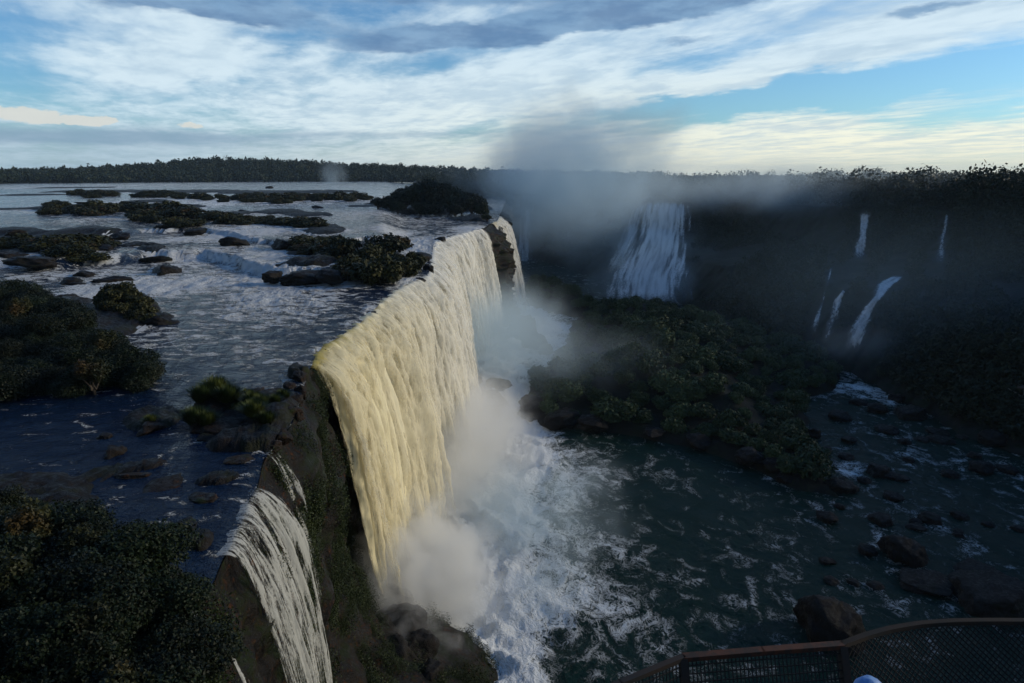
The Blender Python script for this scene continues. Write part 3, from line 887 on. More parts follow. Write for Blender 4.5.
def build_island():
    x0, x1 = ISLAND[:, 0].min() - 12, ISLAND[:, 0].max() + 12
    y0, y1 = min(ISLAND[:, 1].min(), RIDGE[:, 1].min()) - 12, max(ISLAND[:, 1].max(), RIDGE[:, 1].max()) + 15
    x = np.arange(x0, x1, 0.9); y = np.arange(y0, y1, 0.9)
    X, Y = np.meshgrid(x, y)
    Z = island_h(X, Y)
    Z += 0.35 * ridged(X * 0.35, Y * 0.35, 0.0, 3)
    keep = Z > ZL - 1.6
    k = keep[:-1, :-1] | keep[1:, 1:] | keep[1:, :-1] | keep[:-1, 1:]
    me = mesh_np('island', np.stack([X, Y, Z], -1).reshape(-1, 3), grid_faces(len(y), len(x), k), M_ISLE)
    tag(link('river_island_terrain', me), kind='structure')
build_island()

LFOAM = [(420, 610, 85, 80, 1.25), (465, 500, 85, 90, 1.25), (530, 580, 110, 95, .84), (590, 620, 85, 80, .60), (500, 430, 55, 50, 1.0), (540, 340, 45, 34, 1.0), (560, 470, 75, 40, .55), (470, 390, 30, 20, .85), (640, 650, 60, 50, .42),
         (560, 320, 30, 16, .6), (620, 470, 80, 10, .30), (530, 660, 110, 40, .6), (700, 490, 60, 12, .22),
         (880, 395, 80, 14, .55), (960, 415, 60, 14, .85), (1000, 435, 40, 10, .66), (840, 388, 40, 8, .6), (910, 380, 90, 6, .5), (960, 400, 60, 6, .6),
         (830, 505, 50, 10, .40), (890, 515, 70, 12, .36), (930, 530, 50, 10, .36), (845, 470, 20, 10, .5), (770, 478, 16, 8, .45), (950, 560, 50, 14, .34), (820, 600, 16, 8, .4), (980, 600, 40, 14, .34), (600, 520, 60, 20, .3), (880, 440, 120, 20, .26)]
def build_lower_river():
    a = np.radians(np.arange(-28, 72, 0.16))
    nr = 420
    d = 30 * (560 / 30)**np.linspace(0, 1, nr)
    A, D = np.meshgrid(a, d)
    X, Y = D * np.sin(A), D * np.cos(A)
    foam = foam_amt(X, Y, LFOAM, ZL)
    patch = np.clip(0.75 + 0.9 * fbm(X * 0.05, Y * 0.05, 3.0, 4), 0.3, 1.3)
    foam = np.clip(foam * patch, 0, 1)
    fs = np.linspace(S_MAIN0, S_SEC1, 60)
    fp, fn = lip_at(fs)
    fp = fp + fn * 7.5
    dm = np.full(X.shape, 1e9)
    for q in fp: dm = np.minimum(dm, np.hypot(X - q[0], Y - q[1]))
    boil = sstep(24, 6, dm + 5 * fbm(X * 0.08, Y * 0.08, 1.0, 3))
    foam = np.clip(np.maximum(foam, 1.15 * boil), 0, 1.2)
    foam = np.maximum(foam, 0.12 + 0.16 * fbm(X * 0.025, Y * 0.03, 8.0, 3))
    amp = 0.22 + 1.3 * foam**1.5
    amp = amp + 2.0 * boil
    Z = ZL + amp * (ridged(X * 0.14, Y * 0.11, 0.0, 4) - 0.4) * 0.7 + 0.08 * fbm(X * 0.6, Y * 0.6, 4.0, 3)
    me = mesh_np('lower_river', np.stack([X, Y, Z], -1).reshape(-1, 3), grid_faces(nr, len(a)), M_LOW, attrs={'foam': foam, 'wave': np.ones_like(X)})
    tag(link('lower_river_water', me), kind='structure')
build_lower_river()

def disk(name, r, z, mat, n=96):
    bm = bmesh.new()
    bmesh.ops.create_circle(bm, cap_ends=True, segments=n, radius=r)
    me = bpy.data.meshes.new(name); bm.to_mesh(me); bm.free()
    me.materials.append(mat)
    o = link(name, me, loc=(0, 0, z))
    return tag(o, kind='structure')
disk('base_ground', 6000, ZL - 5, M_FAR)

# ------------------------------------------------------------------ plants
def leaf_cloud(n, lobes, leaf, rng, shell=0.55, flat=0.0, aspect=1.7):
    """n leaf-shaped faces spread through lobes [(cx,cy,cz,rx,ry,rz)]"""
    L = np.array(lobes)
    vol = (L[:, 3] * L[:, 4] * L[:, 5])**0.75
    pick = rng.choice(len(L), n, p=vol / vol.sum())
    dirs = rng.normal(size=(n, 3)); dirs /= np.linalg.norm(dirs, axis=1)[:, None]
    r = shell + (1 - shell) * rng.random(n)**0.6
    r *= 1 + 0.18 * perlin(dirs[:, 0] * 2.3 + pick, dirs[:, 1] * 2.3, dirs[:, 2] * 2.3) * 2
    c = L[pick, :3] + dirs * r[:, None] * L[pick, 3:]
    keep = c[:, 2] > 0.02
    c, dirs = c[keep], dirs[keep]
    n = len(c)
    nrm = dirs * 0.7 + rng.normal(size=(n, 3)) * 0.7 + np.array([0, 0, 0.35])
    nrm /= np.linalg.norm(nrm, axis=1)[:, None]
    t1 = np.cross(nrm, rng.normal(size=(n, 3))); t1 /= np.linalg.norm(t1, axis=1)[:, None]
    t2 = np.cross(nrm, t1)
    s = leaf * (0.6 + 0.9 * rng.random(n))[:, None]
    a = c - t1 * s * 0.5 * aspect; b = c + t2 * s * 0.5 - t1 * 0.1 * s; d = c + t1 * s * 0.5 * aspect; e = c - t2 * s * 0.5 - t1 * 0.1 * s
    V = np.stack([a, b, d, e], 1).reshape(-1, 3)
    Fc = np.arange(n * 4).reshape(-1, 4)
    return V, Fc

def tube(path, radii, sides=6):
    V, Fc = [], []
    path = [Vector(p) for p in path]
    for i, p in enumerate(path):
        d = (path[min(i + 1, len(path) - 1)] - path[max(i - 1, 0)]).normalized()
        u = d.orthogonal().normalized(); w = d.cross(u)
        for k in range(sides):
            t_ = 2 * math.pi * k / sides
            V.append(p + (u * math.cos(t_) + w * math.sin(t_)) * radii[i])
        if i:
            b = (i - 1) * sides
            for k in range(sides):
                k2 = (k + 1) % sides
                Fc.append((b + k, b + k2, b + sides + k2, b + sides + k))
    return np.array([tuple(v) for v in V]), np.array(Fc)

def join(parts):
    V, Fq, off = [], [], 0
    for v, f_ in parts:
        V.append(v); Fq.append(np.asarray(f_) + off); off += len(v)
    return np.concatenate(V), np.concatenate(Fq)

def make_plant(kind, seed, height, mat, nleaf, leaf, width=1.0, trunk=0.0):
    """meshes (crown, stem) for a shrub or a tree of the given height"""
    rng = np.random.default_rng(seed)
    lobes = []
    nl = 7 if kind == 'shrub' else 10
    stems = []
    w = width * height * 0.55
    for i in range(nl):
        ang = 2.4 * i + rng.random() * 0.8
        rr = w * (0.25 + 0.62 * rng.random()) * (0 if i == 0 else 1)
        hz = trunk * height + (1 - trunk) * height * ((0.62 if i == 0 else 0.22 + 0.42 * rng.random()))
        s = height * (1 - trunk) * (0.20 + 0.17 * rng.random())
        lobes.append((math.cos(ang) * rr, math.sin(ang) * rr, hz, s * 1.15 * width, s * 1.15 * width, s * (0.85 + 0.3 * rng.random())))
        base = Vector((rng.normal() * 0.04 * height, rng.normal() * 0.04 * height, trunk * height * 0.5 if trunk else -0.3))
        tip = Vector(lobes[-1][:3])
        mid = base.lerp(tip, 0.55) + Vector((rng.normal(), rng.normal(), 0.5)) * 0.05 * height
        stems.append(tube([base, mid, tip], [0.022 * height, 0.014 * height, 0.004 * height], 5))
    if trunk:
        stems.append(tube([(0, 0, -0.6), (0.03 * height, 0, trunk * height * 0.6), (0, 0.03 * height, trunk * height * 1.3)], [0.04 * height, 0.03 * height, 0.02 * height], 7))
    V, Fc = leaf_cloud(nleaf, lobes, leaf, rng)
    crown = mesh_np(kind + '_crown', V, Fc, mat, smooth=False)
    SV, SF = join(stems)
    stem = mesh_np(kind + '_stem', SV, SF, M_BARK)
    return crown, stem

def plant_root(name, meshes, label, cat, group=None, parts=('crown', 'stem')):
    r = link(name, None)
    tag(r, label, cat, group)
    link(parts[0], meshes[0], r)
    link(parts[1], meshes[1], r)
    return r
PROTO = {}
def proto(key, *args, **kw):
    if key not in PROTO: PROTO[key] = make_plant(*args, **kw)
    return PROTO[key]
def place(name, meshes, loc, scale, label, cat, group, parts=('crown', 'stem')):
    r = plant_root(name, meshes, label, cat, group, parts)
    r.location = loc
    r.rotation_euler = (0, 0, random.random() * 6.28)
    s = scale
    r.scale = (s * random.uniform(0.9, 1.15), s * random.uniform(0.9, 1.15), s * random.uniform(0.88, 1.12))
    return r

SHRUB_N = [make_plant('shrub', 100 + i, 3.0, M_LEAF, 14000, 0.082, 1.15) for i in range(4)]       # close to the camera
SHRUB_D = [make_plant('shrub', 200 + i, 3.0, M_LEAFDRY, 2200, 0.26, 1.25) for i in range(5)]     # on the islets
SHRUB_I = [make_plant('shrub', 300 + i, 3.2, M_LEAFISLE, 2600, 0.24, 1.2) for i in range(5)]     # on the island
TREE_P = [make_plant('tree', 400 + i, 9.0, M_LEAFDARK, 4200, 0.42, 0.95, 0.18) for i in range(4)]
TUFT = []
def make_tuft(seed, mat):
    rng = np.random.default_rng(seed)
    n = 900
    a = rng.random(n) * 6.283; r0 = 0.35 * np.sqrt(rng.random(n)); lean = rng.random(n) * 0.9
    base = np.stack([np.cos(a) * r0, np.sin(a) * r0, np.zeros(n)], 1)
    hgt = 0.45 + 0.5 * rng.random(n)
    tip = base + np.stack([np.cos(a) * lean * hgt, np.sin(a) * lean * hgt, hgt * (1 - 0.45 * lean)], 1)
    mid = (base + tip) / 2 + np.array([0, 0, 0.08])
    side = np.stack([-np.sin(a), np.cos(a), np.zeros(n)], 1) * 0.022
    V = np.stack([base - side, base + side, mid + side, mid - side, tip], 1).reshape(-1, 3)
    k = np.arange(n)[:, None] * 5
    return mesh_np('grass_tuft', V, [k + np.array([0, 1, 2, 3]), k + np.array([3, 2, 4])], mat, smooth=False)
TUFTS = [make_tuft(i, M_TUFT) for i in range(3)]

def ground_at(px, py):
    x, y, _ = at(px, py)
    lv = float(level(np.array([x]), np.array([y]))[0])
    x, y, _ = at(px, py, lv + 0.8)
    xa, ya = np.array([x]), np.array([y])
    return x, y, float(level(xa, ya)[0]) + max(0.0, float(bed(xa, ya)[0]))

# bushy islets: (photo x, y of foot, height px) of each bush
BUSH = [(60, 208, 9), (78, 210, 10), (95, 211, 13), (110, 209, 9), (52, 212, 7), (140, 211, 11), (155, 214, 18), (170, 214, 16), (184, 217, 14), (148, 218, 12), (176, 224, 13), (190, 224, 10),
        (125, 207, 8), (40, 242, 11), (58, 243, 16), (76, 245, 18), (92, 243, 13), (22, 240, 13), (8, 241, 10), (104, 240, 8), (70, 252, 15), (88, 252, 12),
        (80, 193, 6), (98, 194, 7), (112, 194, 6), (150, 195, 7), (165, 195, 8), (140, 195, 6), (182, 195, 6), (200, 197, 8), (220, 198, 7), (240, 198, 8), (258, 198, 10), (275, 199, 11), (292, 199, 11), (308, 198, 9), (325, 198, 9), (340, 198, 11), (355, 197, 8),
        (215, 218, 12), (228, 221, 13), (242, 220, 10), (270, 221, 9), (284, 222, 11), (300, 223, 12), (312, 224, 13), (318, 242, 16), (330, 246, 18), (305, 244, 10), (342, 240, 12)]
_b = []
for (px, py, hp) in BUSH:
    _b.append((px, py, hp))
    for k in range(2):
        _b.append((px + random.uniform(-11, 11), py + random.uniform(-2.0, 2.5) * (0.4 + hp / 14), hp * random.uniform(0.45, 0.85)))
for i, (px, py, hp) in enumerate(_b):
    x, y, z = ground_at(px, py)
    hm = hp * math.hypot(x, y) / F
    r_ = place('islet_shrub', SHRUB_D[i % 5], (x, y, z - 0.2), hm / 2.7, 'low brownish green shrub on a rocky islet in the upper river', 'shrub', 'shrubs on the upper river islets')
    r_.scale = (r_.scale[0] * 1.35, r_.scale[1] * 1.35, r_.scale[2] * 0.8)
for i, (px, py, hp) in enumerate([(350, 264, 22), (365, 268, 26), (382, 270, 27), (398, 268, 22), (412, 262, 15), (372, 258, 20), (345, 254, 18), (390, 256, 20)]):
    x, y, z = ground_at(px, py)
    hm = hp * math.hypot(x, y) / F
    place('islet_shrub', SHRUB_D[(i + 2) % 5], (x, y, z - 0.2), hm / 2.7, 'rounded rusty green shrub on the islet close to the main waterfall brink', 'shrub', 'shrubs on the islet close to the brink')
for i, (px, py, hp) in enumerate([(378, 207, 13), (392, 208, 17), (405, 210, 22), (416, 210, 27), (428, 211, 33), (440, 212, 31), (450, 212, 26), (461, 213, 27), (472, 214, 22), (481, 216, 14), (398, 212, 13), (435, 214, 16), (455, 215, 14), (420, 213, 14), (487, 219, 9)]):
    x, y, z = ground_at(px, py)
    hm = hp * math.hypot(x, y) / F
    lab = 'tallest dark tree on the wooded islet at the far end of the plateau' if i == 4 else 'dark leafy tree crowding the wooded islet at the far end of the plateau'
    place('islet_tree', TREE_P[i % 4], (x, y, z - 0.3), hm / 8.6, lab, 'tree', 'trees on the wooded islet', ('crown', 'trunk'))
# mound rock in the rapids
for i, (px, py, hp) in enumerate([(104, 308, 12), (112, 306, 15), (120, 305, 16), (128, 306, 16), (136, 308, 15), (143, 312, 13), (150, 317, 11), (110, 312, 11), (122, 313, 12), (134, 316, 11)]):
    x, y, z = ground_at(px, py)
    hm = hp * math.hypot(x, y) / F
    place('islet_shrub', SHRUB_D[(i + 1) % 5], (x, y, z - 0.3), hm / 3.0, 'low grassy shrub on the lone rock mound in the rapids', 'shrub', 'shrubs on the lone rock mound')

def in_poly(px, py, poly):
    c = False
    for i in range(len(poly)):
        (ax, ay), (bx, by) = poly[i], poly[(i + 1) % len(poly)]
        if (ay > py) != (by > py) and px < (bx - ax) * (py - ay) / (by - ay) + ax: c = not c
    return c
def scatter_px(poly, n, sep, z=0.0, tries=4000):
    xs = [p[0] for p in poly]; ys = [p[1] for p in poly]
    out = []
    for _ in range(tries):
        px, py = random.uniform(min(xs), max(xs)), random.uniform(min(ys), max(ys))
        if not in_poly(px, py, poly): continue
        p = at(px, py, z)
        if all((p[0] - q[0])**2 + (p[1] - q[1])**2 > sep * sep for q in out):
            out.append(p)
            if len(out) >= n: break
    return out
LBANK = [(-60, 292), (0, 297), (40, 315), (85, 345), (120, 368), (158, 388), (120, 396), (70, 398), (0, 402), (-60, 402)]
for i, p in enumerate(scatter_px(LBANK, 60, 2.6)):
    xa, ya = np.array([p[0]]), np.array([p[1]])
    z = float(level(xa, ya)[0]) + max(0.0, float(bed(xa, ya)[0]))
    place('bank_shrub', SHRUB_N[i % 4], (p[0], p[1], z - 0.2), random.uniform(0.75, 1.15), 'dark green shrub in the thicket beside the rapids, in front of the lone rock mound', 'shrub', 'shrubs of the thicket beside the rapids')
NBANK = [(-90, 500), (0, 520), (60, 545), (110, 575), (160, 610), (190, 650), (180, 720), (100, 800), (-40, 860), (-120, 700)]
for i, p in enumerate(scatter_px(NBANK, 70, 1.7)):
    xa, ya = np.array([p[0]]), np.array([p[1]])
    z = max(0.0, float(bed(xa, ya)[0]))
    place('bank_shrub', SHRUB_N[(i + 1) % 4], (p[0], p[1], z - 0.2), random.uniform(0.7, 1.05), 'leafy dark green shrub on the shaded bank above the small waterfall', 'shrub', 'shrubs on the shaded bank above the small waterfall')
SAPLING = [make_plant('tree', 500 + i, 4.2, M_LEAFDARK if i % 2 else M_LEAFDRY, 3600, 0.12, 0.62, 0.32) for i in range(3)]
for i, p in enumerate(scatter_px([(-60, 580), (40, 575), (120, 610), (170, 660), (150, 760), (-60, 760)], 14, 2.2)):
    z = max(0.0, float(bed(np.array([p[0]]), np.array([p[1]]))[0]))
    place('bank_sapling', SAPLING[i % 3], (p[0], p[1], z - 0.2), random.uniform(0.5, 0.85), 'thin stemmed sapling rising out of the shrubs on the shaded bank above the small waterfall', 'sapling', 'saplings on the shaded bank', ('crown', 'trunk'))
for i, p in enumerate(scatter_px(LBANK, 12, 5.5)):
    z = float(level(np.array([p[0]]), np.array([p[1]]))[0]) + max(0.0, float(bed(np.array([p[0]]), np.array([p[1]]))[0]))
    place('bank_sapling', SAPLING[(i + 1) % 3], (p[0], p[1], z - 0.2), random.uniform(0.65, 0.95), 'thin stemmed sapling poking out of the thicket beside the rapids', 'sapling', 'saplings in the thicket beside the rapids', ('crown', 'trunk'))
# tufts on the flat rocks at the brink
for i, (px, py, s) in enumerate([(203, 398, 1.5), (216, 392, 1.6), (228, 398, 1.5), (240, 402, 1.0), (252, 400, 1.2), (262, 404, 1.0), (195, 416, 1.4), (206, 418, 1.1), (254, 414, 1.3), (275, 402, 0.8), (283, 396, 0.9), (150, 416, 0.8), (266, 418, 1.0), (246, 388, 0.9)]):
    x, y, z = ground_at(px, py)
    o = link('grass_tuft', TUFTS[i % 3], loc=(x, y, z - 0.08), rot=(0, 0, i * 1.7), scale=s * 1.1)
    tag(o, 'rounded green grass tuft on the flat wet rocks near the brink', 'grass tuft', 'grass tufts on the flat rocks')

# island thicket
isl_pts = []
x0, x1 = ISLAND[:, 0].min(), ISLAND[:, 0].max(); y0, y1 = ISLAND[:, 1].min(), RIDGE[:, 1].max()
tries = 0
while len(isl_pts) < 250 and tries < 20000:
    tries += 1
    x, y = random.uniform(x0, x1), random.uniform(y0, y1)
    h = float(island_h(np.array([x]), np.array([y]))[0])
    if h < ZL + 1.2: continue
    sep = 2.6 + 0.010 * math.hypot(x, y)
    if all((x - q[0])**2 + (y - q[1])**2 > sep * sep for q in isl_pts):
        isl_pts.append((x, y, h))
for i, (x, y, h) in enumerate(isl_pts):
    place('island_shrub', SHRUB_I[i % 5], (x, y, h - 0.4), random.choice([0.8, 0.9, 1.0, 1.1, 1.3, 1.5]), 'dull green shrub in the thicket covering the island below the falls', 'shrub', 'shrubs covering the island below the falls')

# forests that read as one mass
def forest(name, pts, size, per, leaf, mat, seed):
    rng = np.random.default_rng(seed)
    temps = []
    for _ in range(24):
        s = rng.uniform(0.8, 1.2)
        lob = [(0, 0, s * 0.62, s * 0.42, s * 0.42, s * 0.40)] + [(rng.normal() * s * 0.25, rng.normal() * s * 0.25, s * rng.uniform(0.3, 0.8), s * 0.25, s * 0.25, s * 0.22) for _ in range(3)]
        temps.append(leaf_cloud(per, lob, leaf / size, rng, shell=0.6))
    parts = []
    for (x, y, z) in pts:
        V, Fc = temps[rng.integers(24)]
        a_ = rng.random() * 6.283; c_, s_ = math.cos(a_), math.sin(a_)
        k = size * rng.uniform(0.8, 1.15)
        W = np.stack([V[:, 0] * c_ - V[:, 1] * s_, V[:, 0] * s_ + V[:, 1] * c_, V[:, 2] * rng.uniform(0.8, 1.2)], 1) * k
        parts.append((W + np.array([x, y, z]), Fc))
    V, Fc = join(parts)
    o = link(name, mesh_np(name, V, Fc, mat, smooth=False))
    return tag(o, kind='stuff')

HX = [-200, 0, 60, 100, 150, 185, 215, 260, 330, 400, 470, 520, 640]
HYT = [170, 169, 168, 166.5, 163, 159, 157.5, 158.5, 161.5, 164.5, 168, 170, 172]
def hill_top(px, D): return atd(px, np.interp(px, HX, HYT), D)[2]
def build_hills():
    pxs = np.linspace(-220, 700, 240)
    rows = []
    Ds = np.linspace(1080, 1500, 30)
    V = []
    for D in Ds:
        for px in pxs:
            x, y, _ = atd(px, 180, D)
            top = hill_top(px, 1420) - 12.0
            z = 2.6 + max(0.0, (top - 2.6)) * float(sstep(1085, 1440, D))
            V.append((x, y, z))
    V = np.array(V)
    V[:, 2] += 2.0 * fbm(V[:, 0] * 0.01, V[:, 1] * 0.01, 0.0, 3)
    me = mesh_np('hills', V, grid_faces(len(Ds), len(pxs)), M_FAR)
    tag(link('far_hills_terrain', me), kind='structure')
    pts = []
    rng = np.random.default_rng(9)
    for _ in range(3600):
        px = rng.uniform(-200, 660); D = 1085 + 360 * rng.random()**0.9
        x, y, _z = atd(px, 180, D)
        top = hill_top(px, 1420) - 12.0
        z = 2.6 + max(0.0, (top - 2.6)) * float(sstep(1085, 1440, D))
        pts.append((x, y, z - 2.0))
    forest('far_hill_forest', pts, 13.0, 46, 2.1, M_LEAFDARK, 21)
build_hills()

def build_right_forest():
    pts = []
    rng = np.random.default_rng(31)
    for _ in range(1700):
        a = rng.uniform(-7, 44)
        d = far_d3(a) + 4 + 420 * rng.random()**1.8
        z = float(far_z3(a)) + 0.5
        pts.append((d * math.sin(math.radians(a)), d * math.cos(math.radians(a)), z - 1.5))
    for _ in range(420):  # trees added out of view on the right, heightening the cliff's shadow
        a = rng.uniform(44, 104)
        d = far_d3(a) + 4 + 60 * rng.random()
        pts.append((d * math.sin(math.radians(a)), d * math.cos(math.radians(a)), float(far_z3(a)) - 1.0))
    pts2 = []
    for (x, y, z) in pts: pts2.append((x, y, z))
    forest('cliff_top_forest', pts2, 11.5, 440, 0.66, M_LEAFDARK, 33)
    # undergrowth clinging to the terraces
    c = np.empty(len(FAR_CLIFF.vertices) * 3, np.float32); FAR_CLIFF.vertices.foreach_get('co', c)
    c = c.reshape(-1, 3)
    a = np.degrees(np.arctan2(c[:, 0], c[:, 1])); d = np.hypot(c[:, 0], c[:, 1])
    dep = c[:, 1] * CP - (c[:, 2] - H) * SP
    qx = 512 + F * c[:, 0] / dep; qy = 341.5 - F * (c[:, 1] * SP + (c[:, 2] - H) * CP) / dep
    clear = np.ones(len(c), bool)
    for pth, wd in FAR_PATHS:
        for (ax_, ay_), w_ in zip(pth, wd):
            clear &= (np.abs(qx - ax_) > w_ * 0.5 + 5) | (np.abs(qy - ay_) > 20)
    ok = clear & (a < 46) & (c[:, 2] > ZL + 2) & (d < far_d3(a) + 6) & (perlin(c[:, 0] * 0.03, c[:, 1] * 0.03, c[:, 2] * 0.05) > -0.3)
    c = c[ok]
    sel = rng.choice(len(c), min(4200, len(c)), replace=False)
    forest('terrace_undergrowth_vegetation', [tuple(p - np.array([0, 0, 0.8])) for p in c[sel]], 3.6, 90, 0.42, M_LEAFDARK, 35)
build_right_forest()

# moss and ferns clinging to the near cliff: nobody could count them
def cliff_moss():
    rng = np.random.default_rng(51)
    me = NEAR_CLIFF
    n = len(me.vertices)
    c = np.empty(n * 3, np.float32); me.vertices.foreach_get('co', c); c = c.reshape(-1, 3)
    nr = 110; ns = n // nr
    ss = np.concatenate([np.arange(0, S_MAIN1 + 12, 0.5), np.arange(S_MAIN1 + 12, LIPS[-1], 0.75)])
    S = np.tile(ss, nr)
    ok = (S > S_SMALL0 - 14) & (S < S_MAIN0 + 14) & (c[:, 2] < -0.8)
    m = fbm(c[:, 0] * 0.22, c[:, 1] * 0.22, c[:, 2] * 0.16, 3)
    ok &= m > -0.16
    ok &= ~((S > S_SMALL0 - 1.5) & (S < S_SMALL1 + 0.8) & (rng.random(len(S)) > 0.04))
    ok &= m > 0.02
    sel = rng.choice(np.where(ok)[0], 3000, replace=True)
    temps = [leaf_cloud(110, [(0, 0, 0, 0.55, 0.55, 0.75), (0.2, 0.1, -0.6, 0.35, 0.35, 0.5)], 0.13, np.random.default_rng(i), 0.5) for i in range(1)]
    V0 = []
    for i in range(8):
        r = np.random.default_rng(60 + i)
        V, Fc = leaf_cloud(260, [(0, 0, 2, 0.50, 0.50, 0.85), (0.2, 0.1, 1.3, 0.35, 0.35, 0.6)], 0.055, r, 0.6)
        V0.append((V - np.array([0, 0, 2]), Fc))
    parts = []
    for i in sel:
        V, Fc = V0[rng.integers(8)]
        parts.append((V * rng.uniform(0.7, 1.5) + c[i] + rng.normal(size=3) * 0.2, Fc))
    V, Fc = join(parts)
    tag(link('cliff_moss_vegetation', mesh_np('cliff_moss', V, Fc, M_MOSS, smooth=False)), kind='stuff')
cliff_moss()

# ------------------------------------------------------------------ rocks
def make_rock(seed, sub=4, flat=0.7):
    rng = np.random.default_rng(seed)
    bm = bmesh.new()
    bmesh.ops.create_icosphere(bm, subdivisions=sub, radius=1.0)
    V = np.array([v.co[:] for v in bm.verts])
    n = fbm(V[:, 0] * 1.1 + seed * 3, V[:, 1] * 1.1, V[:, 2] * 1.1, 4)
    # faceted: cut by random planes
    for _ in range(11):
        d = rng.normal(size=3); d /= np.linalg.norm(d)
        k = rng.uniform(0.62, 0.9)
        over = np.maximum(V @ d - k, 0)
        V -= d[None, :] * over[:, None] * 0.85
    V *= (1 + 0.38 * n + 0.20 * ridged(V[:, 0] * 1.7, V[:, 1] * 1.7, V[:, 2] * 2.6 + seed, 4))[:, None]
    V[:, 2] *= flat
    V += 0.05 * np.stack([fbm(V[:, 0] * 6, V[:, 1] * 6, V[:, 2] * 6 + k * 9, 3) for k in range(3)], 1) * 2
    for v, c in zip(bm.verts, V): v.co = c
    me = bpy.data.meshes.new('rock')
    bm.to_mesh(me); bm.free()
    for p in me.polygons: p.use_smooth = True
    me.materials.append(M_ROCK)
    return me
ROCKS = [make_rock(i) for i in range(10)]
SLABS = []
for _m in ROCKS[:6]:
    _c = _m.copy(); _c.materials.clear(); _c.materials.append(M_SLAB); SLABS.append(_c)
def put_rock(px, py, wpx, hpx, z, label, group=None, i=0, depth=0.9, z_ground=None):
    x, y, _ = at(px, py, z)
    d = math.sqrt(x * x + y * y + (z - H)**2)
    w = wpx / 2 * d / F; h = hpx / 2 * d / F
    o = link('rock', ROCKS[i % 10], loc=(x, y + w * depth * 0.5, z + h * 0.25), rot=(0, 0, i * 1.3), scale=(w * 1.1, w * depth * 1.1, h * 1.55))
    return tag(o, label, 'rock', group)
G = 'dark rocks standing in the lower river'
LR = [(840, 484, 34, 20), (880, 470, 26, 16), (905, 548, 44, 34), (915, 413, 36, 16), (840, 415, 26, 14), (878, 408, 22, 12), (935, 405, 16, 8), (1000, 438, 30, 20), (985, 468, 24, 14), (952, 474, 18, 9), (975, 455, 14, 8),
      (910, 460, 14, 6), (860, 402, 20, 8), (885, 520, 26, 12), (868, 550, 20, 12), (960, 420, 16, 8), (940, 432, 22, 8), (945, 440, 26, 7), (890, 430, 26, 6), (990, 405, 30, 12), (800, 440, 26, 18), (815, 432, 18, 14), (968, 408, 14, 8), (925, 440, 16, 5), (1010, 470, 20, 10), (850, 440, 18, 8), (790, 478, 26, 16)]
for i, r in enumerate(LR):
    put_rock(r[0], r[1] + r[3] * 0.35, r[2] * 0.72, r[3] * 0.75, ZL, 'dark wet rock standing in the lower river rapids', G, i)
_r2 = random.Random(12)
_reef = [(830, 400), (1020, 400), (1020, 480), (900, 560), (850, 500), (850, 440)]
_k = 0
while _k < 34:
    px, py = _r2.uniform(820, 1024), _r2.uniform(395, 600)
    if py < 395 + max(0, (px - 900) * 0.12): continue
    wv = _r2.uniform(6, 17)
    put_rock(px, py, wv, wv * _r2.uniform(0.35, 0.6), ZL, 'small dark rock barely breaking the surface of the lower river rapids', 'small rocks in the lower river rapids', _k)
    _k += 1
put_rock(832, 641, 48, 48, ZL, 'large rounded mossy boulder just beyond the railing in the lower river', None, 2, 1.0)
put_rock(1004, 612, 56, 26, ZL, 'broad dark rock shelf in the river near the curved railing', None, 3)
put_rock(985, 584, 36, 12, ZL, 'low black rock behind the broad rock shelf in the lower river', None, 4)
put_rock(930, 590, 40, 9, ZL, 'long low dark rock awash upstream of the mossy boulder', None, 5)
for i, r in enumerate([(520, 335, 34, 30), (532, 345, 26, 20), (508, 325, 24, 30), (545, 352, 16, 12)]):
    put_rock(r[0], r[1], r[2], r[3], ZL + 1, 'black jagged rock at the foot of the headland between two falls', 'rocks at the foot of the headland', i + 1, 0.8)
for i, r in enumerate([(585, 358, 46, 36), (562, 378, 50, 34), (536, 410, 50, 34), (562, 420, 46, 24), (600, 352, 30, 30), (592, 425, 36, 22), (700, 440, 30, 18), (755, 458, 34, 22), (655, 432, 26, 12), (775, 465, 24, 18)]):
    put_rock(r[0], r[1] + 4, r[2] * 0.75, r[3] * 0.7, ZL + 1, 'massive dark boulder along the island shore below the falls', 'boulders along the island shore', i)
for i, r in enumerate([(480, 405, 40, 18), (455, 432, 26, 14), (497, 388, 26, 12), (488, 418, 24, 12), (462, 462, 22, 12), (470, 385, 22, 12)]):
    put_rock(r[0], r[1], r[2], r[3], ZL + 0.2, 'wave-washed rock in the white water under the main waterfall', 'rocks under the main waterfall', i)
for i, r in enumerate([(388, 616, 44, 40), (366, 596, 34, 36), (352, 622, 40, 44), (404, 640, 38, 40), (376, 648, 50, 44), (345, 655, 46, 50), (418, 664, 36, 34), (392, 676, 50, 40), (322, 668, 44, 50), (360, 690, 60, 44), (340, 588, 24, 34), (428, 690, 30, 30), (372, 576, 20, 22)]):
    put_rock(r[0], r[1], r[2], r[3], -29, 'black rock piled at the cliff foot below the main waterfall', 'rocks piled at the near cliff foot', i + 2, 0.8)
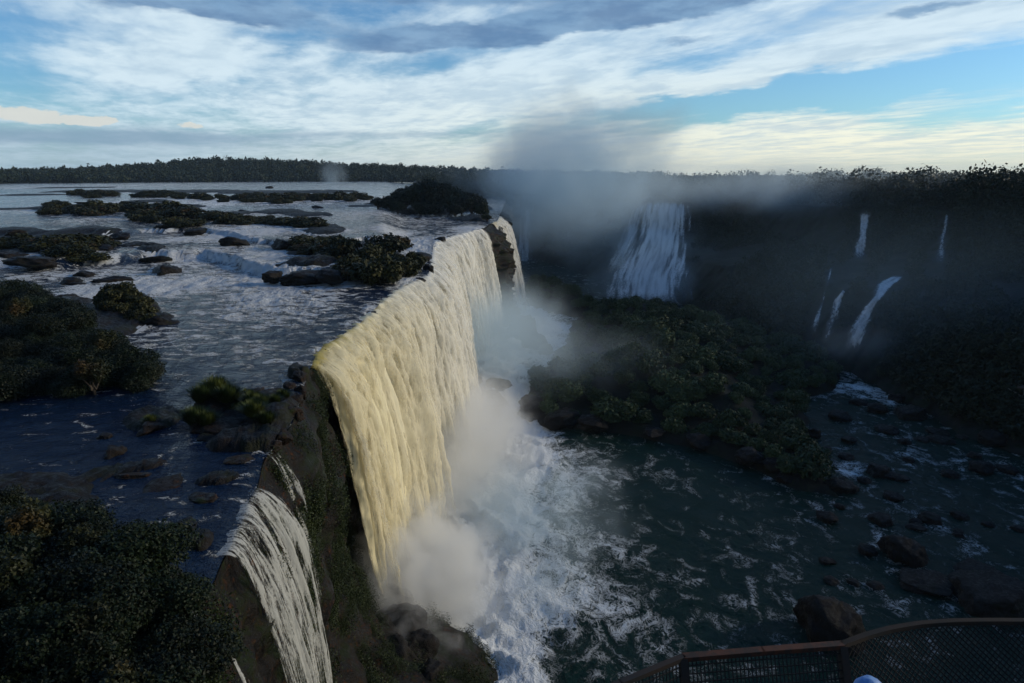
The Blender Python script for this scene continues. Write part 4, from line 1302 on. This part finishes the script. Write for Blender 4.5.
def put_up_rock(px, py, wpx, hpx, label, group=None, i=0, lib=None):
    x, y, _ = at(px, py)
    z = float(level(np.array([x]), np.array([y]))[0])
    x, y, _ = at(px, py, z)
    d = math.hypot(x, y)
    w = wpx / 2 * d / F; h = hpx / 2 * d / F
    o = link('rock', (lib or ROCKS)[i % len(lib or ROCKS)], loc=(x, y + w * 0.3, z - h * 0.22), rot=(random.uniform(-.2, .2), random.uniform(-.2, .2), i * 1.9), scale=(w * random.uniform(.9, 1.2), w * random.uniform(.6, .9), h * random.uniform(1.5, 2.0)))
    return tag(o, label, 'rock', group)
put_up_rock(112, 455, 24, 15, 'single brown rock standing in the calm dark water before the shaded bank', None, 1)
put_up_rock(105, 438, 14, 7, 'small rock just upstream of the brown rock in calm water', None, 3)
put_up_rock(160, 325, 28, 12, 'low black rock at the foot of the lone mound in the rapids', None, 2)
for i, r in enumerate([(150, 262, 34, 10), (165, 274, 34, 12), (232, 242, 24, 8), (100, 250, 28, 8), (135, 246, 30, 6), (155, 248, 20, 6), (82, 276, 26, 8), (110, 282, 30, 8), (68, 284, 22, 8), (62, 300, 24, 10), (192, 232, 16, 6), (283, 245, 26, 10), (300, 278, 46, 12), (330, 276, 24, 10), (272, 276, 20, 10), (420, 262, 22, 14), (428, 270, 14, 12), (268, 188, 8, 3), (417, 219, 8, 3), (470, 221, 40, 7), (160, 228, 16, 6), (12, 234, 24, 5), (100, 205, 40, 3), (30, 262, 40, 9), (10, 256, 24, 8), (60, 256, 30, 6), (118, 236, 20, 5), (242, 212, 10, 3), (318, 208, 12, 3), (345, 278, 26, 8), (75, 285, 16, 6), (440, 240, 14, 6)]):
    put_up_rock(*r, 'dark wet rock breaking the rapids of the upper river', 'rocks in the upper river rapids', i)
for i, r in enumerate([(150, 428, 46, 12), (215, 432, 56, 14), (238, 420, 40, 12), (262, 425, 40, 14), (285, 415, 34, 22), (292, 400, 24, 20), (272, 396, 30, 12), (180, 415, 24, 8), (250, 440, 44, 10), (276, 438, 24, 16), (298, 380, 22, 14), (225, 408, 28, 8), (200, 500, 36, 6), (160, 490, 44, 5), (130, 478, 30, 5), (180, 530, 30, 8), (235, 462, 30, 6), (300, 392, 14, 16), (281, 425, 18, 12), (268, 408, 20, 10), (288, 388, 16, 10), (246, 428, 22, 8), (294, 414, 14, 16), (273, 446, 16, 12), (228, 446, 24, 8), (206, 440, 22, 7), (256, 392, 18, 7), (236, 396, 14, 6), (303, 376, 16, 18), (296, 372, 14, 16)]):
    put_up_rock(*r, 'flat reddish wet slab of rock between the small and the main waterfall', 'flat rocks at the brink', i + 1, SLABS)

_rr = random.Random(5)
for i, fr in enumerate((0.16, 0.33, 0.46, 0.66, 0.80, 0.88)):
    p_, n_ = lip_at(np.array([S_MAIN0 + fr * (S_MAIN1 - S_MAIN0) + _rr.uniform(-2, 2)]))
    w = _rr.uniform(0.45, 1.1)
    o = link('rock', ROCKS[(i * 3) % 10], loc=(p_[0, 0] - n_[0, 0] * 0.3, p_[0, 1] - n_[0, 1] * 0.3, -0.35), rot=(0, 0, i * 2.1), scale=(w, w * 0.8, w * 0.75))
    tag(o, 'small dark rock splitting the water right at the brink of the main waterfall', 'rock', 'rocks at the brink of the main waterfall')

# ------------------------------------------------------------------ viewing deck and railing under the camera
ZD, ZR = 13.0, 14.15
def top_pt(px, py): return Vector(at(px, py, ZR))
RAIL_PX = [(560, 712), (620, 683.5), (683, 657.5), (762, 651), (842, 645), (866, 636), (890, 629.5), (920, 624.5), (955, 622), (1000, 621.5), (1040, 622.5), (1120, 632)]
RT = [top_pt(*p) for p in RAIL_PX]
def foot_pt(p):
    return Vector((p.x, p.y - 0.62, ZD + 0.05))
def bar_mesh(name, a, b, w, d, mat, up=Vector((0, 0, 1))):
    """rectangular bar from a to b"""
    ax = (b - a).normalized()
    s = ax.cross(up)
    if s.length < 1e-4: s = Vector((1, 0, 0))
    s.normalize(); n = s.cross(ax).normalized()
    V = []
    for p in (a, b):
        for (i, j) in ((-1, -1), (1, -1), (1, 1), (-1, 1)):
            V.append(p + s * (i * w / 2) + n * (j * d / 2))
    Fq = [(0, 1, 2, 3), (7, 6, 5, 4), (0, 4, 5, 1), (1, 5, 6, 2), (2, 6, 7, 3), (3, 7, 4, 0)]
    return np.array([tuple(v) for v in V]), np.array(Fq)
def link_mesh(name, VF, mat, parent=None, smooth=False):
    return link(name, mesh_np(name, VF[0], VF[1], mat, smooth=smooth), parent)
rail = tag(link('railing', None), 'dark wire mesh railing with rusty top rail curving around the viewing deck', 'railing')
def densify(P, n=8):
    a = np.array([tuple(p) for p in P])
    return catmull(a, np.linalg.norm(a[1] - a[0]) / n)
runs = [RT[1:3], RT[2:5], RT[4:]]
runs[0] = [RT[0]] + runs[0]
for k, run in enumerate(runs):
    pts = [Vector(p) for p in (densify(run) if k == 2 else np.array([tuple(p) for p in run]))]
    ty = [bar_mesh('h', pts[i], pts[i + 1] + (pts[i + 1] - pts[i]).normalized() * 0.01, 0.065 if k == 1 else 0.05, 0.04, M_RUST) for i in range(len(pts) - 1)]
    o = link_mesh('handrail', join(ty), M_RUST if k == 1 else M_STEEL, rail)
    if k == 1: o['label'] = 'straight rusty orange top rail'
    ty = [bar_mesh('h', foot_pt(pts[i]), foot_pt(pts[i + 1]), 0.05, 0.05, M_STEEL) for i in range(len(pts) - 1)]
    link_mesh('bottom_rail', join(ty), M_STEEL, rail)
    # wire mesh
    cum = [0.0]
    for i in range(len(pts) - 1): cum.append(cum[-1] + (pts[i + 1] - pts[i]).length)
    P_ = np.array([tuple(p) for p in pts])
    def tp(s): return Vector([np.interp(s, cum, P_[:, j]) for j in range(3)])
    L = cum[-1]
    wires = []
    h_ = (foot_pt(pts[0]) - pts[0]).length
    sp, th = 0.042, 0.0085
    if k == 2:
        nseg = 10
        s = -h_
        while s < L:           # diagonal wires both ways
            for sg in (1, -1):
                prev = None
                for q in range(nseg + 1):
                    v = q / nseg
                    ss = s + v * h_ if sg == 1 else s + (1 - v) * h_
                    if ss < 0 or ss > L: prev = None; continue
                    p = tp(ss); c = p.lerp(foot_pt(p), v)
                    if prev is not None: wires.append(bar_mesh('w', prev, c, th, th, M_WIRE))
                    prev = c
            s += sp * 1.3
    else:
        s = sp
        while s < L:
            p = tp(s); wires.append(bar_mesh('w', p, foot_pt(p), th, th, M_WIRE)); s += sp * 0.8
        v = 0.05
        while v < 1:
            for i in range(len(pts) - 1):
                a_, b_ = pts[i], pts[i + 1]
                wires.append(bar_mesh('w', a_.lerp(foot_pt(a_), v), b_.lerp(foot_pt(b_), v), th, th, M_WIRE))
            v += 0.05
    link_mesh('mesh_panel', join(wires), M_WIRE, rail)
for p in (RT[2], RT[4], RT[0], RT[11]):
    d = Vector((0.0, 0.02, 0.0))
    link_mesh('post', bar_mesh('p', p + Vector((0, 0, -0.01)), foot_pt(p), 0.085, 0.06, M_STEEL, Vector((1, 0, 0))), M_STEEL, rail)
deck = tag(link('viewing_deck', None), 'dark steel viewing deck standing on columns inside the mesh railing', 'viewing deck')
edge = [foot_pt(p) + Vector((0, 0, -0.08)) for p in RT]
xs0, xs1 = edge[0].x - 0.3, edge[-1].x + 0.3
poly = [tuple(e) for e in edge] + [(xs1, -3.0, ZD - 0.03), (xs0, -3.0, ZD - 0.03)]
bm = bmesh.new()
vs = [bm.verts.new((p[0], p[1], ZD - 0.03)) for p in poly]
fc = bm.faces.new(vs)
r_ = bmesh.ops.extrude_face_region(bm, geom=[fc])
for g in r_['geom']:
    if isinstance(g, bmesh.types.BMVert): g.co.z -= 0.14
bmesh.ops.triangulate(bm, faces=bm.faces[:])
bmesh.ops.recalc_face_normals(bm, faces=bm.faces[:])
me = bpy.data.meshes.new('deck_floor'); bm.to_mesh(me); bm.free(); me.materials.append(M_DECK)
link('floor', me, deck)
for (x, y) in ((1.2, 1.0), (3.4, 1.0), (1.2, -2.2), (3.4, -2.2)):
    link_mesh('column', tube([(x, y, ZD - 0.18), (x, y, ZL - 4)], [0.22, 0.26], 12), M_STEEL, deck, True)

# ------------------------------------------------------------------ person at the bottom edge
def build_person():
    base = Vector(at(873, 681, ZD + 1.66))
    top = base.z - ZD
    root = tag(link('person', None, loc=(base.x, base.y, ZD - 0.03)), 'person in a light blue hood standing on the deck inside the mesh railing', 'person')
    S = top + 0.01
    J = {  # joints for a standing figure, arms forward
        'pel': (0, 0, .53), 'belly': (0, .01, .62), 'chest': (0, .01, .73), 'neck': (0, .01, .825), 'head': (0, .03, .885), 'crown': (0, .03, .95),
        'hl': (-.055, 0, .50), 'kl': (-.06, .01, .28), 'al': (-.06, -.01, .045), 'tl': (-.065, .09, .015),
        'hr': (.055, 0, .50), 'kr': (.06, .01, .28), 'ar': (.06, -.01, .045), 'tr': (.065, .09, .015),
        'sl': (-.11, .01, .79), 'el': (-.145, .03, .63), 'wl': (-.10, .15, .60), 'ml': (-.09, .19, .60),
        'sr': (.11, .01, .79), 'er': (.145, .03, .63), 'wr': (.10, .15, .60), 'mr': (.09, .19, .60)}
    R = {'pel': .085, 'belly': .075, 'chest': .088, 'neck': .036, 'head': .05, 'crown': .043, 'hl': .06, 'kl': .036, 'al': .024, 'tl': .022, 'hr': .06, 'kr': .036, 'ar': .024, 'tr': .022,
         'sl': .042, 'el': .028, 'wl': .019, 'ml': .02, 'sr': .042, 'er': .028, 'wr': .019, 'mr': .02}
    E = [('pel', 'belly'), ('belly', 'chest'), ('chest', 'neck'), ('neck', 'head'), ('head', 'crown'), ('pel', 'hl'), ('hl', 'kl'), ('kl', 'al'), ('al', 'tl'),
         ('pel', 'hr'), ('hr', 'kr'), ('kr', 'ar'), ('ar', 'tr'), ('chest', 'sl'), ('sl', 'el'), ('el', 'wl'), ('wl', 'ml'), ('chest', 'sr'), ('sr', 'er'), ('er', 'wr'), ('wr', 'mr')]
    keys = list(J)
    me = bpy.data.meshes.new('person_body')
    me.from_pydata([tuple(c * S for c in J[k]) for k in keys], [(keys.index(a), keys.index(b)) for a, b in E], [])
    o = link('body', me, root)
    m = o.modifiers.new('skin', 'SKIN')
    lay = me.skin_vertices[0].data if me.skin_vertices else None
    if lay is None:
        bpy.context.view_layer.objects.active = o
        bm = bmesh.new(); bm.from_mesh(me); bm.verts.layers.skin.verify(); bm.to_mesh(me); bm.free()
        lay = me.skin_vertices[0].data
    for i, k in enumerate(keys):
        lay[i].radius = (R[k] * S, R[k] * S)
        lay[i].use_root = (k == 'pel')
    o.modifiers.new('sub', 'SUBSURF').levels = 2
    o.modifiers['sub'].render_levels = 2
    me.materials.append(M_TROUSER)
    # hood and shoulder cape
    prof = [(.0, 1.005), (.030, 1.0), (.052, .975), (.062, .94), (.060, .90), (.052, .86), (.062, .83), (.115, .80), (.150, .76), (.160, .68), (.165, .58)]
    n = 28
    V = []
    for r, z in prof:
        for k in range(n):
            a = 2 * math.pi * k / n
            wob = 1 + 0.05 * math.sin(5 * a + z * 20) + 0.03 * math.sin(9 * a)
            V.append((math.cos(a) * r * S * wob * 1.05, (0.02 + math.sin(a) * r * (0.95 if z > .82 else 0.72) * wob) * S, z * S))
    Vn = np.array(V)
    fq = grid_faces(len(prof), n)
    idx = np.arange(len(prof) - 1)[:, None] * n
    wrap = np.concatenate([np.stack([i * n + n - 1 + np.zeros(1, int), np.array([i * n]), np.array([(i + 1) * n]), np.array([(i + 1) * n + n - 1])], 1) for i in range(len(prof) - 1)])
    link('hooded_cape', mesh_np('hooded_cape', Vn, np.concatenate([fq, wrap]), M_BLUE), root)
build_person()

# ------------------------------------------------------------------ small shelter on the far bank
def build_shelter():
    x, y, z = at(1024, 402, -27)
    b = tag(link('shelter', None, loc=(x, y, z - 0.6), rot=(0, 0, -0.6)), 'small pale walled shelter low on the dark far bank at the edge of view', 'shelter')
    def box(name, c, s, mat):
        V = [(c[0] + i * s[0] / 2, c[1] + j * s[1] / 2, c[2] + k * s[2] / 2) for k in (-1, 1) for (i, j) in ((-1, -1), (1, -1), (1, 1), (-1, 1))]
        Fq = [(3, 2, 1, 0), (4, 5, 6, 7), (0, 1, 5, 4), (1, 2, 6, 5), (2, 3, 7, 6), (3, 0, 4, 7)]
        return link_mesh(name, (np.array(V), np.array(Fq)), mat, b)
    box('wall', (0.6, 0, 1.8), (2.0, 2.0, 3.6), M_PALEWALL)
    box('roof', (0, 0, 3.75), (3.0, 2.8, 0.25), M_ROOF)
    box('base', (0.4, -0.3, -0.4), (3.4, 3.4, 0.8), M_ROOF)
    link_mesh('ramp_rail', bar_mesh('r', Vector((-0.7, -0.8, 2.0)), Vector((-3.0, -1.0, 3.2)), 0.15, 0.15, M_PALEWALL), M_PALEWALL, b)
build_shelter()

# ------------------------------------------------------------------ spray and air
def mist(name, loc, rad, dens, nscale, seed, col=(0.82, 0.88, 0.95), lo=0.40, hi=0.70, rot=0.0, power=1.0, aniso=0.15):
    bm = bmesh.new()
    bmesh.ops.create_icosphere(bm, subdivisions=3, radius=1.0)
    me = bpy.data.meshes.new(name); bm.to_mesh(me); bm.free()
    m = bpy.data.materials.new('spray_' + name)
    m.use_nodes = True
    t = NT(m.node_tree)
    m.node_tree.nodes.remove(m.node_tree.nodes['Principled BSDF'])
    vol = t.new('ShaderNodeVolumePrincipled')
    vol.inputs['Color'].default_value = rgb(*col)
    vol.inputs['Anisotropy'].default_value = aniso
    ob = t.new('ShaderNodeTexCoord').outputs['Object']
    ln = t.new('ShaderNodeVectorMath', operation='LENGTH')
    t.l.new(ob, ln.inputs[0])
    n = t.noise(t.mapping(pos(t), (1, 1, 1), loc=(seed * 11.3, seed * 5.1, 0)), nscale, 6, 0.62, 0.6)
    fall = t.ss(ln.outputs['Value'], 0.95, 0.1)
    dn = t.ss(t.m('ADD', n, t.m('MULTIPLY', t.m('SUBTRACT', fall, 0.5), 0.25)), lo, hi)
    t.put(vol.inputs['Density'], t.m('MULTIPLY', t.m('MULTIPLY', dn, t.m('POWER', fall, power)), dens))
    t.l.new(vol.outputs[0], m.node_tree.nodes['Material Output'].inputs['Volume'])
    me.materials.append(m)
    o = link('spray_mist', me, loc=loc, rot=(0, 0, rot), scale=rad)
    return tag(o, kind='stuff')
WARM = (0.985, 0.985, 0.975)
COOL = (0.80, 0.93, 1.0)
c = at(425, 630, ZL); mist('near_base', (c[0] - 3, c[1] + 3, ZL + 5), (17, 20, 12), 1.0, 0.24, 1, WARM, 0.38, 0.64)
c = at(480, 480, ZL); mist('mid_base', (c[0] - 5, c[1] + 6, ZL + 5), (22, 46, 15), 0.45, 0.12, 2, WARM, 0.39, 0.68)
c = at(505, 370, ZL); mist('far_base', (c[0], c[1], ZL + 9), (30, 60, 21), 0.060, 0.055, 3, COOL, 0.36, 0.70)
c = at(565, 560, ZL); mist('river_veil', (c[0] - 3, c[1] + 8, ZL + 3), (22, 34, 9), 0.10, 0.09, 9, COOL, 0.42, 0.7)
c = at(590, 400, ZL); mist('island_veil', (c[0], c[1] + 10, ZL + 8), (38, 45, 13), 0.020, 0.05, 10, COOL, 0.42, 0.7)
c = atd(592, 200, 330); mist('plume', (c[0] - 6, c[1], 12), (90, 75, 54), 0.050, 0.028, 4, COOL, 0.37, 0.66, aniso=0.1)
c = atd(605, 130, 330); mist('plume_top', (c[0], c[1], 34), (72, 44, 42), 0.034, 0.034, 5, COOL, 0.46, 0.70, aniso=0.1)
c = atd(770, 190, 330); mist('gorge', (c[0], c[1] - 10, 11), (130, 75, 19), 0.030, 0.026, 6, COOL, 0.40, 0.68)
c = atd(680, 270, 320); mist('gorge_low', (c[0], c[1], -22), (75, 60, 20), 0.012, 0.025, 7, COOL, 0.36, 0.68)
c = atd(650, 300, 285); mist('fall_foot', (c[0], c[1], ZL + 6), (46, 26, 15), 0.035, 0.05, 12, COOL, 0.34, 0.66)
c = atd(852, 352, 176); mist('cascade_foot', (c[0], c[1], c[2] + 2), (16, 9, 7), 0.02, 0.10, 13, COOL, 0.36, 0.66)
c = atd(860, 290, 178); mist('right_veil', (c[0] + 6, c[1], -8), (75, 28, 30), 0.0032, 0.03, 11, (0.50, 0.76, 1.0), 0.20, 0.60)
c = atd(333, 182, 900); mist('far_puff', (c[0], c[1], 12), (26, 26, 32), 0.03, 0.03, 8, COOL, 0.32, 0.6)

def haze():
    m = bpy.data.materials.new('air'); m.use_nodes = True
    t = NT(m.node_tree)
    m.node_tree.nodes.remove(m.node_tree.nodes['Principled BSDF'])
    v = t.new('ShaderNodeVolumePrincipled')
    v.inputs['Color'].default_value = rgb(0.62, 0.82, 1.0)
    v.inputs['Density'].default_value = 0.00006
    t.l.new(v.outputs[0], m.node_tree.nodes['Material Output'].inputs['Volume'])
    bm = bmesh.new(); bmesh.ops.create_cube(bm, size=2.0)
    me = bpy.data.meshes.new('haze'); bm.to_mesh(me); bm.free(); me.materials.append(m)
    zb, zt = ZL - 6.0, 75.0
    tag(link('haze', me, loc=(0, 0, (zb + zt) / 2), scale=(6200, 6200, (zt - zb) / 2)), kind='stuff')
haze()
